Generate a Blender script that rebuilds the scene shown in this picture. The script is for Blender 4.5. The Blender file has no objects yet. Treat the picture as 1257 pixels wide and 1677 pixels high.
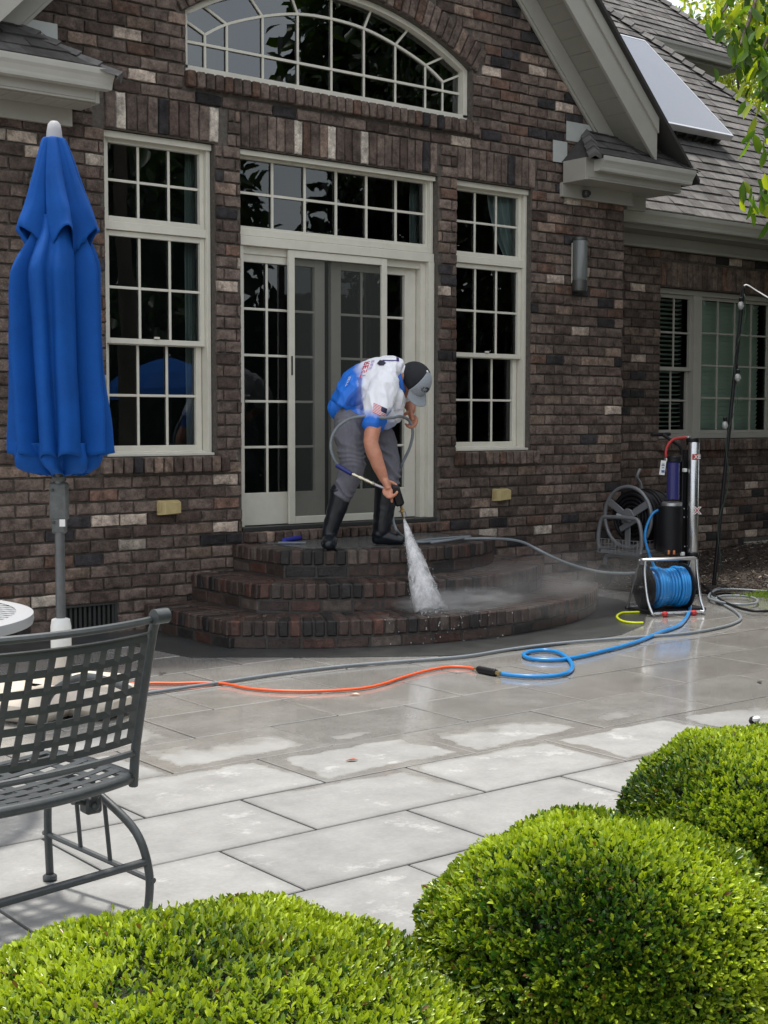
import bpy, bmesh, math, random
import numpy as np
from mathutils import Vector, Matrix, Quaternion, noise
from math import sin, cos, pi, radians, sqrt

S = bpy.context.scene
random.seed(7)
rng = np.random.default_rng(7)

# ------------------------------------------------------------------ camera, sky, sun, exposure
F_PX, YAW, PITCH, ROLL, EYE = 2310.2, 0.672308, -0.064918, 0.001541, 1.43
fw = Vector((sin(YAW)*cos(PITCH), cos(YAW)*cos(PITCH), sin(PITCH)))
rt0 = Vector((cos(YAW), -sin(YAW), 0)); up0 = rt0.cross(fw)
rt = rt0*cos(ROLL)+up0*sin(ROLL); up = up0*cos(ROLL)-rt0*sin(ROLL)
CAM = Vector((0, 0, EYE))
cd = bpy.data.cameras.new('camera'); cam = bpy.data.objects.new('camera', cd); S.collection.objects.link(cam)
cd.sensor_fit = 'VERTICAL'; cd.sensor_height = 24; cd.lens = 24*F_PX/1677
cd.clip_start = 0.05; cd.clip_end = 500
Mc = Matrix((rt, up, -fw)).transposed().to_4x4(); Mc.translation = CAM; cam.matrix_world = Mc
S.camera = cam

SUN_EL = radians(78)
sdir = Vector((0.06, cos(SUN_EL), sin(SUN_EL))).normalized()
w = bpy.data.worlds.new('World'); S.world = w; w.use_nodes = True
nt = w.node_tree; bg = nt.nodes['Background']; sky = nt.nodes.new('ShaderNodeTexSky')
sky.sky_type = 'NISHITA'; sky.sun_disc = False; sky.sun_elevation = SUN_EL; sky.sun_rotation = math.atan2(sdir.x, sdir.y)
sky.dust_density = 4.0; sky.air_density = 1.2; sky.ozone_density = 1.0
# thin bright cloud cover over the blue
tcw=nt.nodes.new('ShaderNodeTexCoord'); cn=nt.nodes.new('ShaderNodeTexNoise'); cn.inputs['Scale'].default_value=2.2; cn.inputs['Detail'].default_value=7; cn.inputs['Roughness'].default_value=.55
nt.links.new(tcw.outputs['Generated'],cn.inputs[0]); cr=nt.nodes.new('ShaderNodeMapRange'); cr.inputs[1].default_value=.38; cr.inputs[2].default_value=.62; cr.inputs[3].default_value=.45; cr.inputs[4].default_value=.95
nt.links.new(cn.outputs[0],cr.inputs[0]); cm=nt.nodes.new('ShaderNodeMix'); cm.data_type='RGBA'; nt.links.new(cr.outputs[0],cm.inputs[0]); nt.links.new(sky.outputs[0],cm.inputs[6]); cm.inputs[7].default_value=(6.2,6.3,6.4,1)
nt.links.new(cm.outputs[2], bg.inputs[0]); bg.inputs[1].default_value = 0.14
sl = bpy.data.lights.new('sun', 'SUN'); sl.energy = 2.6; sl.angle = radians(5); sl.color = (1, .95, .87)
so = bpy.data.objects.new('sun', sl); S.collection.objects.link(so)
so.rotation_euler = (-sdir).to_track_quat('-Z', 'Y').to_euler()
S.view_settings.view_transform = 'Standard'; S.view_settings.look = 'None'
S.view_settings.exposure = 0.80; S.view_settings.gamma = 1

# ------------------------------------------------------------------ helpers
def ray(px, py): return rt*((px-628.5)/F_PX) - up*((py-838.5)/F_PX) + fw
def W(px, py, y):
    d = ray(px, py); return CAM + d*(y/d.y)
def G(px, py, z=0.0):
    d = ray(px, py); return CAM + d*((z-EYE)/d.z)
def P(px, py, dep): return CAM + ray(px, py)*dep

class MB:
    def __init__(s): s.v=[]; s.f=[]; s.c=[]
    def add(s, vs, fs, col=None):
        b=len(s.v); s.v += [tuple(p) for p in vs]
        for f in fs: s.f.append(tuple(i+b for i in f)); s.c.append(col)
    def box(s, x0,x1,y0,y1,z0,z1,col=None,M=None):
        vs=[Vector((x,y,z)) for z in (z0,z1) for y in (y0,y1) for x in (x0,x1)]
        if M is not None: vs=[M@p for p in vs]
        s.add(vs,[(0,2,3,1),(4,5,7,6),(0,1,5,4),(2,6,7,3),(0,4,6,2),(1,3,7,5)],col)
    def rbox(s, M, sx,sy,sz,ch,col=None,jit=0.0):
        vs=[];fs=[];h=(sx/2,sy/2,sz/2);idx={}
        for X in (-1,1):
            for Y in (-1,1):
                for Z in (-1,1):
                    j=Vector((random.uniform(-jit,jit),random.uniform(-jit,jit),random.uniform(-jit,jit)))
                    for a in range(3):
                        p=[X*(h[0]-ch),Y*(h[1]-ch),Z*(h[2]-ch)]; p[a]=(X,Y,Z)[a]*h[a]
                        idx[(X,Y,Z,a)]=len(vs); vs.append(M@(Vector(p)+j))
        def q(*k): fs.append(tuple(idx[i] for i in k))
        for a in range(3):
            b,c=(a+1)%3,(a+2)%3
            for sg in (-1,1):
                ks=[]
                for sb,sc in ((-1,-1),(1,-1),(1,1),(-1,1)):
                    t=[0,0,0]; t[a]=sg;t[b]=sb;t[c]=sc; ks.append((t[0],t[1],t[2],a))
                if sg<0: ks=ks[::-1]
                q(*ks)
            for sb in (-1,1):
                for sc in (-1,1):
                    t0=[0,0,0];t0[a]=-1;t0[b]=sb;t0[c]=sc; t1=list(t0);t1[a]=1
                    k=[(*t0,b),(*t1,b),(*t1,c),(*t0,c)]
                    if sb*sc>0: k=k[::-1]
                    q(*k)
        for X in (-1,1):
            for Y in (-1,1):
                for Z in (-1,1):
                    k=[(X,Y,Z,0),(X,Y,Z,1),(X,Y,Z,2)]
                    if X*Y*Z<0: k=k[::-1]
                    q(*k)
        s.add(vs,fs,col)
    def prism(s, poly, y0, y1, M=None, col=None):   # poly in (x,z)
        n=len(poly); vs=[Vector((x,y0,z)) for x,z in poly]+[Vector((x,y1,z)) for x,z in poly]
        if M is not None: vs=[M@p for p in vs]
        s.add(vs,[tuple(range(n)),tuple(range(2*n-1,n-1,-1))]+[(i,i+n,(i+1)%n+n,(i+1)%n) for i in range(n)],col)
    def tube(s, pts, r, seg=10, closed=False, cap=True, col=None, flat=None):
        pts=[Vector(p) for p in pts]; n=len(pts)
        if n<2: return
        rs=r if isinstance(r,(list,tuple)) else [r]*n
        T=[]
        for i in range(n):
            a=pts[(i-1)%n] if (closed or i>0) else pts[0]; b=pts[(i+1)%n] if (closed or i<n-1) else pts[-1]
            d=(b-a); T.append(d.normalized() if d.length>1e-9 else Vector((0,0,1)))
        u=T[0].orthogonal().normalized()
        if flat is not None: u=(Vector(flat)-T[0]*Vector(flat).dot(T[0])).normalized()
        vs=[];prev=T[0]
        for i in range(n):
            if flat is not None: u=(Vector(flat)-T[i]*Vector(flat).dot(T[i])).normalized()
            else:
                u=prev.rotation_difference(T[i])@u; u=(u-T[i]*u.dot(T[i])).normalized()
            prev=T[i]; v=T[i].cross(u)
            ru,rv=(rs[i] if isinstance(rs[i],(tuple,list)) else (rs[i],rs[i]))
            for k in range(seg):
                a=2*pi*k/seg; vs.append(pts[i]+u*cos(a)*ru+v*sin(a)*rv)
        fs=[]
        for i in range(n if closed else n-1):
            for k in range(seg):
                a=i*seg+k;b=i*seg+(k+1)%seg;c=((i+1)%n)*seg+(k+1)%seg;d=((i+1)%n)*seg+k
                fs.append((a,b,c,d))
        if not closed and cap: fs.append(tuple(range(seg-1,-1,-1))); fs.append(tuple((n-1)*seg+k for k in range(seg)))
        s.add(vs,fs,col)
    def lathe(s, prof, M=None, seg=24, col=None):   # prof: (r,z)
        vs=[];fs=[];n=len(prof)
        for r,z in prof:
            for k in range(seg):
                a=2*pi*k/seg; p=Vector((r*cos(a),r*sin(a),z)); vs.append(M@p if M is not None else p)
        for i in range(n-1):
            for k in range(seg): fs.append((i*seg+k,i*seg+(k+1)%seg,(i+1)*seg+(k+1)%seg,(i+1)*seg+k))
        fs.append(tuple(range(seg-1,-1,-1))); fs.append(tuple((n-1)*seg+k for k in range(seg)))
        s.add(vs,fs,col)
    def build(s, name, m, parent=None, smooth=False, bevel=0, autos=False):
        me=bpy.data.meshes.new(name); me.from_pydata(s.v,[],s.f)
        if any(c is not None for c in s.c):
            at=me.color_attributes.new('Col','FLOAT_COLOR','CORNER'); arr=[]
            for f,c in zip(s.f,s.c):
                c=c or (.5,.5,.5); arr += [c[0],c[1],c[2],1.0]*len(f)
            at.data.foreach_set('color',arr)
        me.update(); me.materials.append(m)
        if smooth or autos: me.polygons.foreach_set('use_smooth',[True]*len(me.polygons))
        o=bpy.data.objects.new(name,me); S.collection.objects.link(o)
        if autos:
            me.set_sharp_from_angle(angle=radians(40))
        if parent is not None: adopt(o,parent)
        if bevel:
            b=o.modifiers.new('b','BEVEL'); b.width=bevel; b.segments=2; b.limit_method='ANGLE'; b.angle_limit=radians(40)
        return o
def wloc(o):
    l=Vector(o.location)
    while o.parent: o=o.parent; l+=Vector(o.location)
    return l
def adopt(o, parent):
    o.parent=parent; o.location=-wloc(parent)
def thing(name,label,cat,loc=(0,0,0),group=None):
    o=bpy.data.objects.new(name,None); S.collection.objects.link(o); o.location=loc; o.empty_display_size=.1
    return tag(o,label,cat,group)
def tag(o,label,cat,group=None):
    o['label']=label; o['category']=cat
    if group: o['group']=group
    return o
def struct(o,kind='structure'): o['kind']=kind; return o
def crv(pts, n=8, closed=False):
    pts=[Vector(p) for p in pts]; out=[]; N=len(pts)
    for i in range(N if closed else N-1):
        if closed: a,b,c,d=pts[i-1],pts[i],pts[(i+1)%N],pts[(i+2)%N]
        else: a=pts[max(i-1,0)];b=pts[i];c=pts[i+1];d=pts[min(i+2,N-1)]
        for k in range(n):
            t=k/n; out.append(.5*((2*b)+(c-a)*t+(2*a-5*b+4*c-d)*t*t+(3*b-a-3*c+d)*t**3))
    if not closed: out.append(pts[-1])
    return out

# ------------------------------------------------------------------ materials
def mat(name, col=(.5,.5,.5), rough=.6, metal=0, var=.0, vscale=20, bump=0, bscale=200, attr=False, spec=.5, coat=0, trans=0, emit=None, wob=None, stretch=None):
    m=bpy.data.materials.new(name); m.use_nodes=True; n=m.node_tree.nodes; L=m.node_tree.links
    b=n['Principled BSDF']; b.inputs['Roughness'].default_value=rough; b.inputs['Metallic'].default_value=metal
    b.inputs['Specular IOR Level'].default_value=spec; b.inputs['Coat Weight'].default_value=coat
    b.inputs['Base Color'].default_value=(*col,1)
    src=None
    if attr:
        a=n.new('ShaderNodeAttribute'); a.attribute_name='Col'; src=a.outputs['Color']
    tc=n.new('ShaderNodeTexCoord'); co=tc.outputs['Object']
    if stretch:
        mp=n.new('ShaderNodeMapping'); mp.inputs['Scale'].default_value=stretch; L.new(co,mp.inputs[0]); co=mp.outputs[0]
    if var:
        t=n.new('ShaderNodeTexNoise'); t.inputs['Scale'].default_value=vscale; t.inputs['Detail'].default_value=6; t.inputs['Roughness'].default_value=.65
        L.new(co,t.inputs[0]); mr=n.new('ShaderNodeMapRange'); mr.inputs[1].default_value=.3; mr.inputs[2].default_value=.7
        mr.inputs[3].default_value=1-var; mr.inputs[4].default_value=1+var; L.new(t.outputs[0],mr.inputs[0])
        mx=n.new('ShaderNodeMix'); mx.data_type='RGBA'; mx.blend_type='MULTIPLY'; mx.inputs[0].default_value=1
        if src: L.new(src,mx.inputs[6])
        else: mx.inputs[6].default_value=(*col,1)
        cb=n.new('ShaderNodeCombineColor'); [L.new(mr.outputs[0],cb.inputs[i]) for i in range(3)]
        L.new(cb.outputs[0],mx.inputs[7]); src=mx.outputs[2]
    if src: L.new(src,b.inputs['Base Color'])
    if bump:
        t=n.new('ShaderNodeTexNoise'); t.inputs['Scale'].default_value=bscale; t.inputs['Detail'].default_value=5; L.new(co,t.inputs[0])
        bp=n.new('ShaderNodeBump'); bp.inputs['Strength'].default_value=bump; bp.inputs['Distance'].default_value=.01
        L.new(t.outputs[0],bp.inputs['Height']); L.new(bp.outputs[0],b.inputs['Normal'])
    if emit: b.inputs['Emission Color'].default_value=(*emit,1); b.inputs['Emission Strength'].default_value=1
    return m
def brick_mat(name,rough,spec,k):
    m=bpy.data.materials.new(name); m.use_nodes=True; n=m.node_tree.nodes; L=m.node_tree.links; b=n['Principled BSDF']; tc=n.new('ShaderNodeTexCoord')
    b.inputs['Roughness'].default_value=rough; b.inputs['Specular IOR Level'].default_value=spec
    def noi(sc,det,r=.6):
        t=n.new('ShaderNodeTexNoise'); t.inputs['Scale'].default_value=sc; t.inputs['Detail'].default_value=det; t.inputs['Roughness'].default_value=r; L.new(tc.outputs['Object'],t.inputs[0]); return t.outputs[0]
    def rng_(x,a,b_,c,d):
        q=n.new('ShaderNodeMapRange'); L.new(x,q.inputs[0]); [setattr(q.inputs[i],'default_value',v) for i,v in zip((1,2,3,4),(a,b_,c,d))]; return q.outputs[0]
    def mul(a,b_):
        q=n.new('ShaderNodeMath'); q.operation='MULTIPLY'; L.new(a,q.inputs[0]); L.new(b_,q.inputs[1]); return q.outputs[0]
    at=n.new('ShaderNodeAttribute'); at.attribute_name='Col'
    f=mul(mul(rng_(noi(17,6,.7),.36,.66,.50,1.38),rng_(noi(70,3),.3,.7,.78,1.2)),rng_(noi(.9,3),.35,.65,.76,1.10))
    cb=n.new('ShaderNodeCombineColor'); [L.new(f,cb.inputs[i]) for i in range(3)]
    mx=n.new('ShaderNodeMix'); mx.data_type='RGBA'; mx.blend_type='MULTIPLY'; mx.inputs[0].default_value=1; L.new(at.outputs['Color'],mx.inputs[6]); L.new(cb.outputs[0],mx.inputs[7])
    m2=n.new('ShaderNodeMix'); m2.data_type='RGBA'; L.new(rng_(noi(9,5,.75),.60,.68,0,.55),m2.inputs[0]); L.new(mx.outputs[2],m2.inputs[6]); m2.inputs[7].default_value=(.045,.035,.03,1)
    L.new(m2.outputs[2],b.inputs['Base Color'])
    h=n.new('ShaderNodeMath'); h.operation='ADD'; L.new(noi(38,6,.7),h.inputs[0]); L.new(noi(140,3),h.inputs[1])
    bp=n.new('ShaderNodeBump'); bp.inputs['Strength'].default_value=.8; bp.inputs['Distance'].default_value=.010; L.new(h.outputs[0],bp.inputs['Height']); L.new(bp.outputs[0],b.inputs['Normal']); return m
M={}
M['brick']=brick_mat('brick',.85,.2,1.0)
M['wetbrick']=brick_mat('wet brick',.30,.5,1.0)
M['mortar']=mat('mortar',(.115,.103,.09),rough=.95,var=.3,vscale=40,bump=.6,bscale=150,spec=.1)
M['wetmortar']=mat('wet mortar',(.045,.04,.036),rough=.5,var=.3,vscale=40,bump=.6,bscale=150)
M['cream']=mat('cream paint',(.64,.615,.53),rough=.4,var=.07,vscale=6,bump=.03,bscale=60)
M['trim']=mat('taupe trim paint',(.36,.345,.305),rough=.5,var=.06,vscale=4,bump=.04,bscale=40)
M['gutter']=mat('gutter aluminium paint',(.50,.49,.45),rough=.3,var=.05,vscale=5)
M['soffit']=mat('soffit vinyl',(.26,.25,.215),rough=.55,var=.05,vscale=5)
M['shingle']=mat('shingle',attr=True,rough=.95,var=.3,vscale=9,bump=.7,bscale=260,spec=.1)
M['dark']=mat('dark interior',(.02,.02,.022),rough=.9)
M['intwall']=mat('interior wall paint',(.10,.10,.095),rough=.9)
M['darkmetal']=mat('dark metal',(.05,.052,.05),rough=.5,metal=.3,var=.2,vscale=30)
M['curtain']=mat('white curtain',(.75,.77,.74),rough=.9)
M['blind']=mat('blind slat',(.62,.66,.62),rough=.6)
def glass(name,tint,ior=1.6,rough=0.0,wav=.0):
    m=bpy.data.materials.new(name); m.use_nodes=True; n=m.node_tree.nodes; L=m.node_tree.links; n.clear()
    o=n.new('ShaderNodeOutputMaterial'); t=n.new('ShaderNodeBsdfTransparent'); t.inputs[0].default_value=(*tint,1)
    g=n.new('ShaderNodeBsdfGlossy'); g.inputs['Roughness'].default_value=rough; g.inputs[0].default_value=(.92,.97,1,1)
    fr=n.new('ShaderNodeFresnel'); fr.inputs[0].default_value=ior; mx=n.new('ShaderNodeMixShader')
    L.new(fr.outputs[0],mx.inputs[0]); L.new(t.outputs[0],mx.inputs[1]); L.new(g.outputs[0],mx.inputs[2]); L.new(mx.outputs[0],o.inputs[0])
    tc=n.new('ShaderNodeTexCoord'); ns=n.new('ShaderNodeTexNoise'); ns.inputs['Scale'].default_value=1.3; L.new(tc.outputs['Object'],ns.inputs[0])
    bp=n.new('ShaderNodeBump'); bp.inputs['Strength'].default_value=.06; bp.inputs['Distance'].default_value=.05; L.new(ns.outputs[0],bp.inputs['Height']); L.new(bp.outputs[0],g.inputs['Normal'])
    return m
M['glass']=glass('window glass',(.60,.70,.70),1.72)
M['glass3']=glass('arched window glass',(.5,.6,.62),2.0)
M['glass2']=glass('clear window glass',(.80,.92,.86),1.3)
M['screen']=None
def screen_mat():
    m=bpy.data.materials.new('insect screen'); m.use_nodes=True; n=m.node_tree.nodes; L=m.node_tree.links; n.clear()
    o=n.new('ShaderNodeOutputMaterial'); t=n.new('ShaderNodeBsdfTransparent'); d=n.new('ShaderNodeBsdfDiffuse'); d.inputs[0].default_value=(.06,.065,.06,1)
    mx=n.new('ShaderNodeMixShader'); mx.inputs[0].default_value=.52
    L.new(t.outputs[0],mx.inputs[1]); L.new(d.outputs[0],mx.inputs[2]); L.new(mx.outputs[0],o.inputs[0]); return m
M['screen']=screen_mat()

# ------------------------------------------------------------------ ground: soil base, paving slabs, dark border, mulch
def sheet(name,poly,z,m):
    mb=MB(); mb.add([(x,y,z) for x,y in poly],[tuple(range(len(poly)))]); return struct(mb.build(name,m))
M['grass']=mat('grass ground',(.05,.055,.03),rough=1,var=.5,vscale=3,bump=.6,bscale=30)
sheet('ground',[(-120,-120),(160,-120),(160,160),(-120,160)],-.05,M['grass'])
M['joint']=mat('paving joint sand',(.045,.043,.038),rough=.95,var=.3,vscale=60)
PX0,PX1,PY0,PY1=-3.0,12.0,-2.5,8.5
E0=Vector((0.2,2.05)); E1=Vector((5.9,4.3))    # near edge of the paving, in front of it lies the shrub bed
def edge_y(x): return E0.y+(x-E0.x)*(E1.y-E0.y)/(E1.x-E0.x)
sheet('joint_bed',[(-3,1.0),(0.2,2.05),(5.9,4.3),(14,7.6),(14,8.6),(-3,8.6)],-.012,M['joint'])

def slab_mat():
    m=bpy.data.materials.new('concrete paving'); m.use_nodes=True; n=m.node_tree.nodes; L=m.node_tree.links; b=n['Principled BSDF']
    def math_(op,a,c=None,d=None):
        k=n.new('ShaderNodeMath'); k.operation=op
        for i,v in enumerate((a,c,d)):
            if v is None: continue
            if isinstance(v,(int,float)): k.inputs[i].default_value=v
            else: L.new(v,k.inputs[i])
        return k.outputs[0]
    def noi(sc,det=5,vec=None,rough=.6):
        t=n.new('ShaderNodeTexNoise'); t.inputs['Scale'].default_value=sc; t.inputs['Detail'].default_value=det; t.inputs['Roughness'].default_value=rough
        L.new(vec if vec is not None else tc.outputs['Object'],t.inputs[0]); return t.outputs[0]
    def mr(x,a,c,d,e,smooth=True):
        k=n.new('ShaderNodeMapRange'); k.interpolation_type='SMOOTHSTEP' if smooth else 'LINEAR'
        L.new(x,k.inputs[0]); 
        for i,v in zip((1,2,3,4),(a,c,d,e)): k.inputs[i].default_value=v
        return k.outputs[0]
    tc=n.new('ShaderNodeTexCoord'); sp=n.new('ShaderNodeSeparateXYZ'); L.new(tc.outputs['Object'],sp.inputs[0])
    uv=n.new('ShaderNodeUVMap'); us=n.new('ShaderNodeSeparateXYZ'); L.new(uv.outputs[0],us.inputs[0])
    # distance to the slab edge in metres
    ex=math_('MULTIPLY',math_('SUBTRACT',.5,math_('ABSOLUTE',math_('SUBTRACT',us.outputs[0],.5))),.8)
    ey=math_('MULTIPLY',math_('SUBTRACT',.5,math_('ABSOLUTE',math_('SUBTRACT',us.outputs[1],.5))),.49)
    ed=math_('MINIMUM',ex,ey)
    # wet front: a line across the patio, broken up by noise; slab rims stay wet longer
    at=n.new('ShaderNodeAttribute'); at.attribute_name='Col'; asp=n.new('ShaderNodeSeparateColor'); L.new(at.outputs['Color'],asp.inputs[0])
    d=math_('ADD',math_('MULTIPLY',sp.outputs[0],.42),math_('MULTIPLY',sp.outputs[1],.90))      # ~6.2 at the front
    wob=math_('MULTIPLY',math_('SUBTRACT',noi(1.6,4),.5),1.7)
    jit=math_('MULTIPLY',math_('SUBTRACT',asp.outputs[1],.5),.5)
    rim=mr(math_('ADD',ed,math_('MULTIPLY',math_('SUBTRACT',noi(7,4),.5),.12)),.0,.11,.75,0.0)
    t=math_('ADD',math_('ADD',math_('ADD',d,wob),jit),rim)
    wet=mr(t,5.98,6.30,0,1)
    far=mr(d,6.4,6.9,0,1)
    rimdark=math_('MULTIPLY',mr(ed,.0,.05,.16,0),math_('SUBTRACT',1,wet))
    # colours
    mot=mr(noi(5,8,rough=.7),.32,.68,.82,1.12,False); fine=mr(noi(60,4),.3,.7,.93,1.06,False)
    efl=mr(noi(3.6,8,rough=.78),.56,.64,0,1)   # white efflorescence on dry slabs
    dry=n.new('ShaderNodeMix'); dry.data_type='RGBA'; dry.inputs[6].default_value=(.250,.251,.246,1); dry.inputs[7].default_value=(.43,.43,.425,1); L.new(math_('MULTIPLY',efl,.5),dry.inputs[0])
    tint=n.new('ShaderNodeMix'); tint.data_type='RGBA'; tint.inputs[6].default_value=(.285,.268,.24,1); tint.inputs[7].default_value=(.245,.247,.245,1); L.new(noi(1.1,4),tint.inputs[0])
    mx=n.new('ShaderNodeMix'); mx.data_type='RGBA'; L.new(wet,mx.inputs[0]); L.new(dry.outputs[2],mx.inputs[6]); L.new(tint.outputs[2],mx.inputs[7])
    k=math_('MULTIPLY',math_('MULTIPLY',mot,fine),math_('MULTIPLY',math_('SUBTRACT',1,rimdark),mr(asp.outputs[0],0,1,.9,1.08,False)))
    cb=n.new('ShaderNodeCombineColor'); [L.new(k,cb.inputs[i]) for i in range(3)]
    m2=n.new('ShaderNodeMix'); m2.data_type='RGBA'; m2.blend_type='MULTIPLY'; m2.inputs[0].default_value=1; L.new(mx.outputs[2],m2.inputs[6]); L.new(cb.outputs[0],m2.inputs[7])
    L.new(m2.outputs[2],b.inputs['Base Color'])
    L.new(math_('MULTIPLY',wet,.6),b.inputs['Coat Weight']); b.inputs['Coat Roughness'].default_value=.08
    rw=mr(noi(2.2,4),.35,.65,.06,.26)
    r2=n.new('ShaderNodeMix'); L.new(wet,r2.inputs[0]); r2.inputs[2].default_value=.8; L.new(rw,r2.inputs[3]); L.new(r2.outputs[0],b.inputs['Roughness'])
    bp=n.new('ShaderNodeBump'); bp.inputs['Strength'].default_value=.25; bp.inputs['Distance'].default_value=.003
    L.new(noi(45,5),bp.inputs['Height']); L.new(bp.outputs[0],b.inputs['Normal'])
    return m
M['slab']=slab_mat()
def in_bed(x,y): return y<edge_y(x)
SDX,SDY=.8035,.4965
mb=MB(); uvs=[]
row0=3.946; X0A=2.845; X0B=3.246
for r in range(-12,10):
    y0=row0+r*SDY; y1=y0+SDY
    if y1>9.0: continue
    off=X0A if r%2==0 else X0B
    for k in range(-9,14):
        x0=off+k*SDX; x1=x0+SDX
        cx,cy=(x0+x1)/2,(y0+y1)/2
        if in_bed(cx,cy+.75) or cx>12: continue
        g=.0052+random.uniform(0,.0015); z=random.uniform(-.0015,.0015); cc=(random.random(),random.random(),0)
        a,b2,c,d=x0+g,x1-g,y0+g,y1-g; ch=.003
        vs=[(a,c,z-.03),(b2,c,z-.03),(b2,d,z-.03),(a,d,z-.03),(a,c,z-ch),(b2,c,z-ch),(b2,d,z-ch),(a,d,z-ch),(a+ch,c+ch,z),(b2-ch,c+ch,z),(b2-ch,d-ch,z),(a+ch,d-ch,z)]
        fs=[(0,1,5,4),(1,2,6,5),(2,3,7,6),(3,0,4,7),(4,5,9,8),(5,6,10,9),(6,7,11,10),(7,4,8,11),(8,9,10,11)]
        mb.add(vs,fs,cc)
        q=[(0,0),(1,0),(1,1),(0,1)]*3
        for f in fs: uvs += [q[i] for i in f]
o=mb.build('patio',M['slab']); uvl=o.data.uv_layers.new(name='UVMap'); uvl.data.foreach_set('uv',[t for p in uvs for t in p]); struct(o)
# dark stone border hugging the steps and the wall foot
M['border']=mat('wet dark stone border',(.045,.047,.047),rough=.3,var=.35,vscale=5,bump=.2,bscale=60)
bpoly=[(3.2,8.499),(3.2,7.93),(4.28,7.93),(4.34,7.30),(5.05,6.76),(5.66,6.36),(6.33,6.27),(7.08,6.33),(7.55,6.55),(8.1,7.0),(8.45,7.6),(8.5,8.499)]
mb=MB(); n_=len(bpoly)
mb.add([(x,y,.006) for x,y in bpoly]+[(x,y,-.02) for x,y in bpoly],[tuple(range(n_-1,-1,-1))]+[(i,(i+1)%n_,(i+1)%n_+n_,i+n_) for i in range(n_)])
struct(mb.build('border_paving',M['border']))
# mulch beds
def mulch(name,poly,zf,seed,n):
    rr=random.Random(seed); xs=[p[0] for p in poly]; ys=[p[1] for p in poly]
    mb=MB()
    def inside(x,y):
        c=False
        for i in range(len(poly)):
            (x1,y1),(x2,y2)=poly[i],poly[i-1]
            if (y1>y)!=(y2>y) and x<(x2-x1)*(y-y1)/(y2-y1)+x1: c=not c
        return c
    st=.14; nx=int((max(xs)-min(xs))/st)+1; ny=int((max(ys)-min(ys))/st)+1
    for i in range(nx):
        for j in range(ny):
            x,y=min(xs)+i*st,min(ys)+j*st
            if inside(x+st/2,y+st/2):
                vs=[(x+a*st,y+b*st,zf(x+a*st,y+b*st)) for a,b in ((0,0),(1,0),(1,1),(0,1))]
                mb.add(vs,[(0,1,2,3)],(.03,.022,.017))
    for _ in range(n):
        x,y=rr.uniform(min(xs),max(xs)),rr.uniform(min(ys),max(ys))
        if not inside(x,y): continue
        l,wd=rr.uniform(.012,.05),rr.uniform(.004,.012); a=rr.uniform(0,pi); z=zf(x,y)+rr.uniform(.0,.022)
        R=Matrix.Translation((x,y,z))@Matrix.Rotation(a,4,'Z')@Matrix.Rotation(rr.uniform(-.5,.5),4,'Y')@Matrix.Rotation(rr.uniform(-.6,.6),4,'X')
        t=rr.random(); c=(.035,.024,.018) if t<.6 else ((.085,.06,.045) if t<.93 else (.32,.27,.22))
        mb.box(-l/2,l/2,-wd/2,wd/2,-.002,.002,c,R)
    return struct(mb.build(name,M['mulch']))
M['mulch']=mat('mulch',attr=True,rough=.9,var=.4,vscale=30)
mulch('mulch_bed',[(8.75,8.5),(9.0,7.75),(9.6,7.15),(10.5,6.9),(14,6.9),(14,9.15),(9.44,9.15),(9.44,8.5)],lambda x,y:.012+max(0,min(.13,(x-9.6)*.05))*max(0,min(1,(y-7.4)/1.2)),3,9000)
mulch('shrub_bed',[(-3,.9),(0.2,2.0),(5.9,3.75),(11,5.3),(11,-1),(-3,-1)],lambda x,y:.008,4,5000)

# ------------------------------------------------------------------ the brick house
BH,BL,DZ=.0847,.2115,.038          # course height, brick length incl. joint, first bed joint
def brick_col(rr,wh=.03):
    t=rr.random(); f=rr.uniform(.68,1.28)
    if t<wh: return (.50*f,.43*f,.36*f)
    if t<wh+.06: return (.26*f,.19*f,.15*f)
    if t<wh+.11: return (.050*f,.045*f,.047*f)
    if t<wh+.27: return (.125*f,.090*f,.076*f)
    if t<wh+.33: return (.175*f,.108*f,.082*f)
    return (.172*f,.130*f,.109*f)
def face_brick(mb,T,x0,x1,z0,z1,col,rr,dep=.10,out=0.0):
    w_,h_=x1-x0,z1-z0; j=min(.005,w_*.04)
    def ring(ins,y,jj):
        ins=min(ins,w_*.2,h_*.2); a,b,c,d=x0+ins,x1-ins,z0+ins,z1-ins; mx=(a+b)/2; mz=(c+d)/2
        pts=[(a,c),((a*2+b)/3,c),((a+2*b)/3,c),(b,c),(b,mz),(b,d),((a+2*b)/3,d),((a*2+b)/3,d),(a,d),(a,mz)]
        return [T(px+rr.uniform(-jj,jj),y+rr.uniform(-jj,jj)*.3,pz+rr.uniform(-jj,jj)) for px,pz in pts]
    jx=[rr.uniform(-j,j) for _ in range(2)]
    vs=ring(0,dep-out,0)+ring(.0,.006-out,.0036)+ring(.004,.001-out,.0036)+ring(.014,-out,.004)
    vs.append(T((x0+x1)/2,-out-rr.uniform(-.002,.003),(z0+z1)/2)); n=10; fs=[]
    for r in range(3):
        for k in range(n): fs.append((r*n+k,r*n+(k+1)%n,(r+1)*n+(k+1)%n,(r+1)*n+k))
    for k in range(n): fs.append((3*n+k,3*n+(k+1)%n,4*n))
    mb.add(vs,fs,col)
ACX,AZC,AR,AR2=6.357,2.15,2.45,2.67; ATAN=math.tan(radians(33.6))
def arch_half(z):
    if z<3.81 or z>AZC+AR2: return 0
    dz=z-AZC
    o=1.313 if z<4.222 else (sqrt(AR*AR-dz*dz) if dz<AR else 0)
    r=min(sqrt(max(0,AR2*AR2-dz*dz)),dz*ATAN) if z>4.15 else 0
    return max(o,r)
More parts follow.
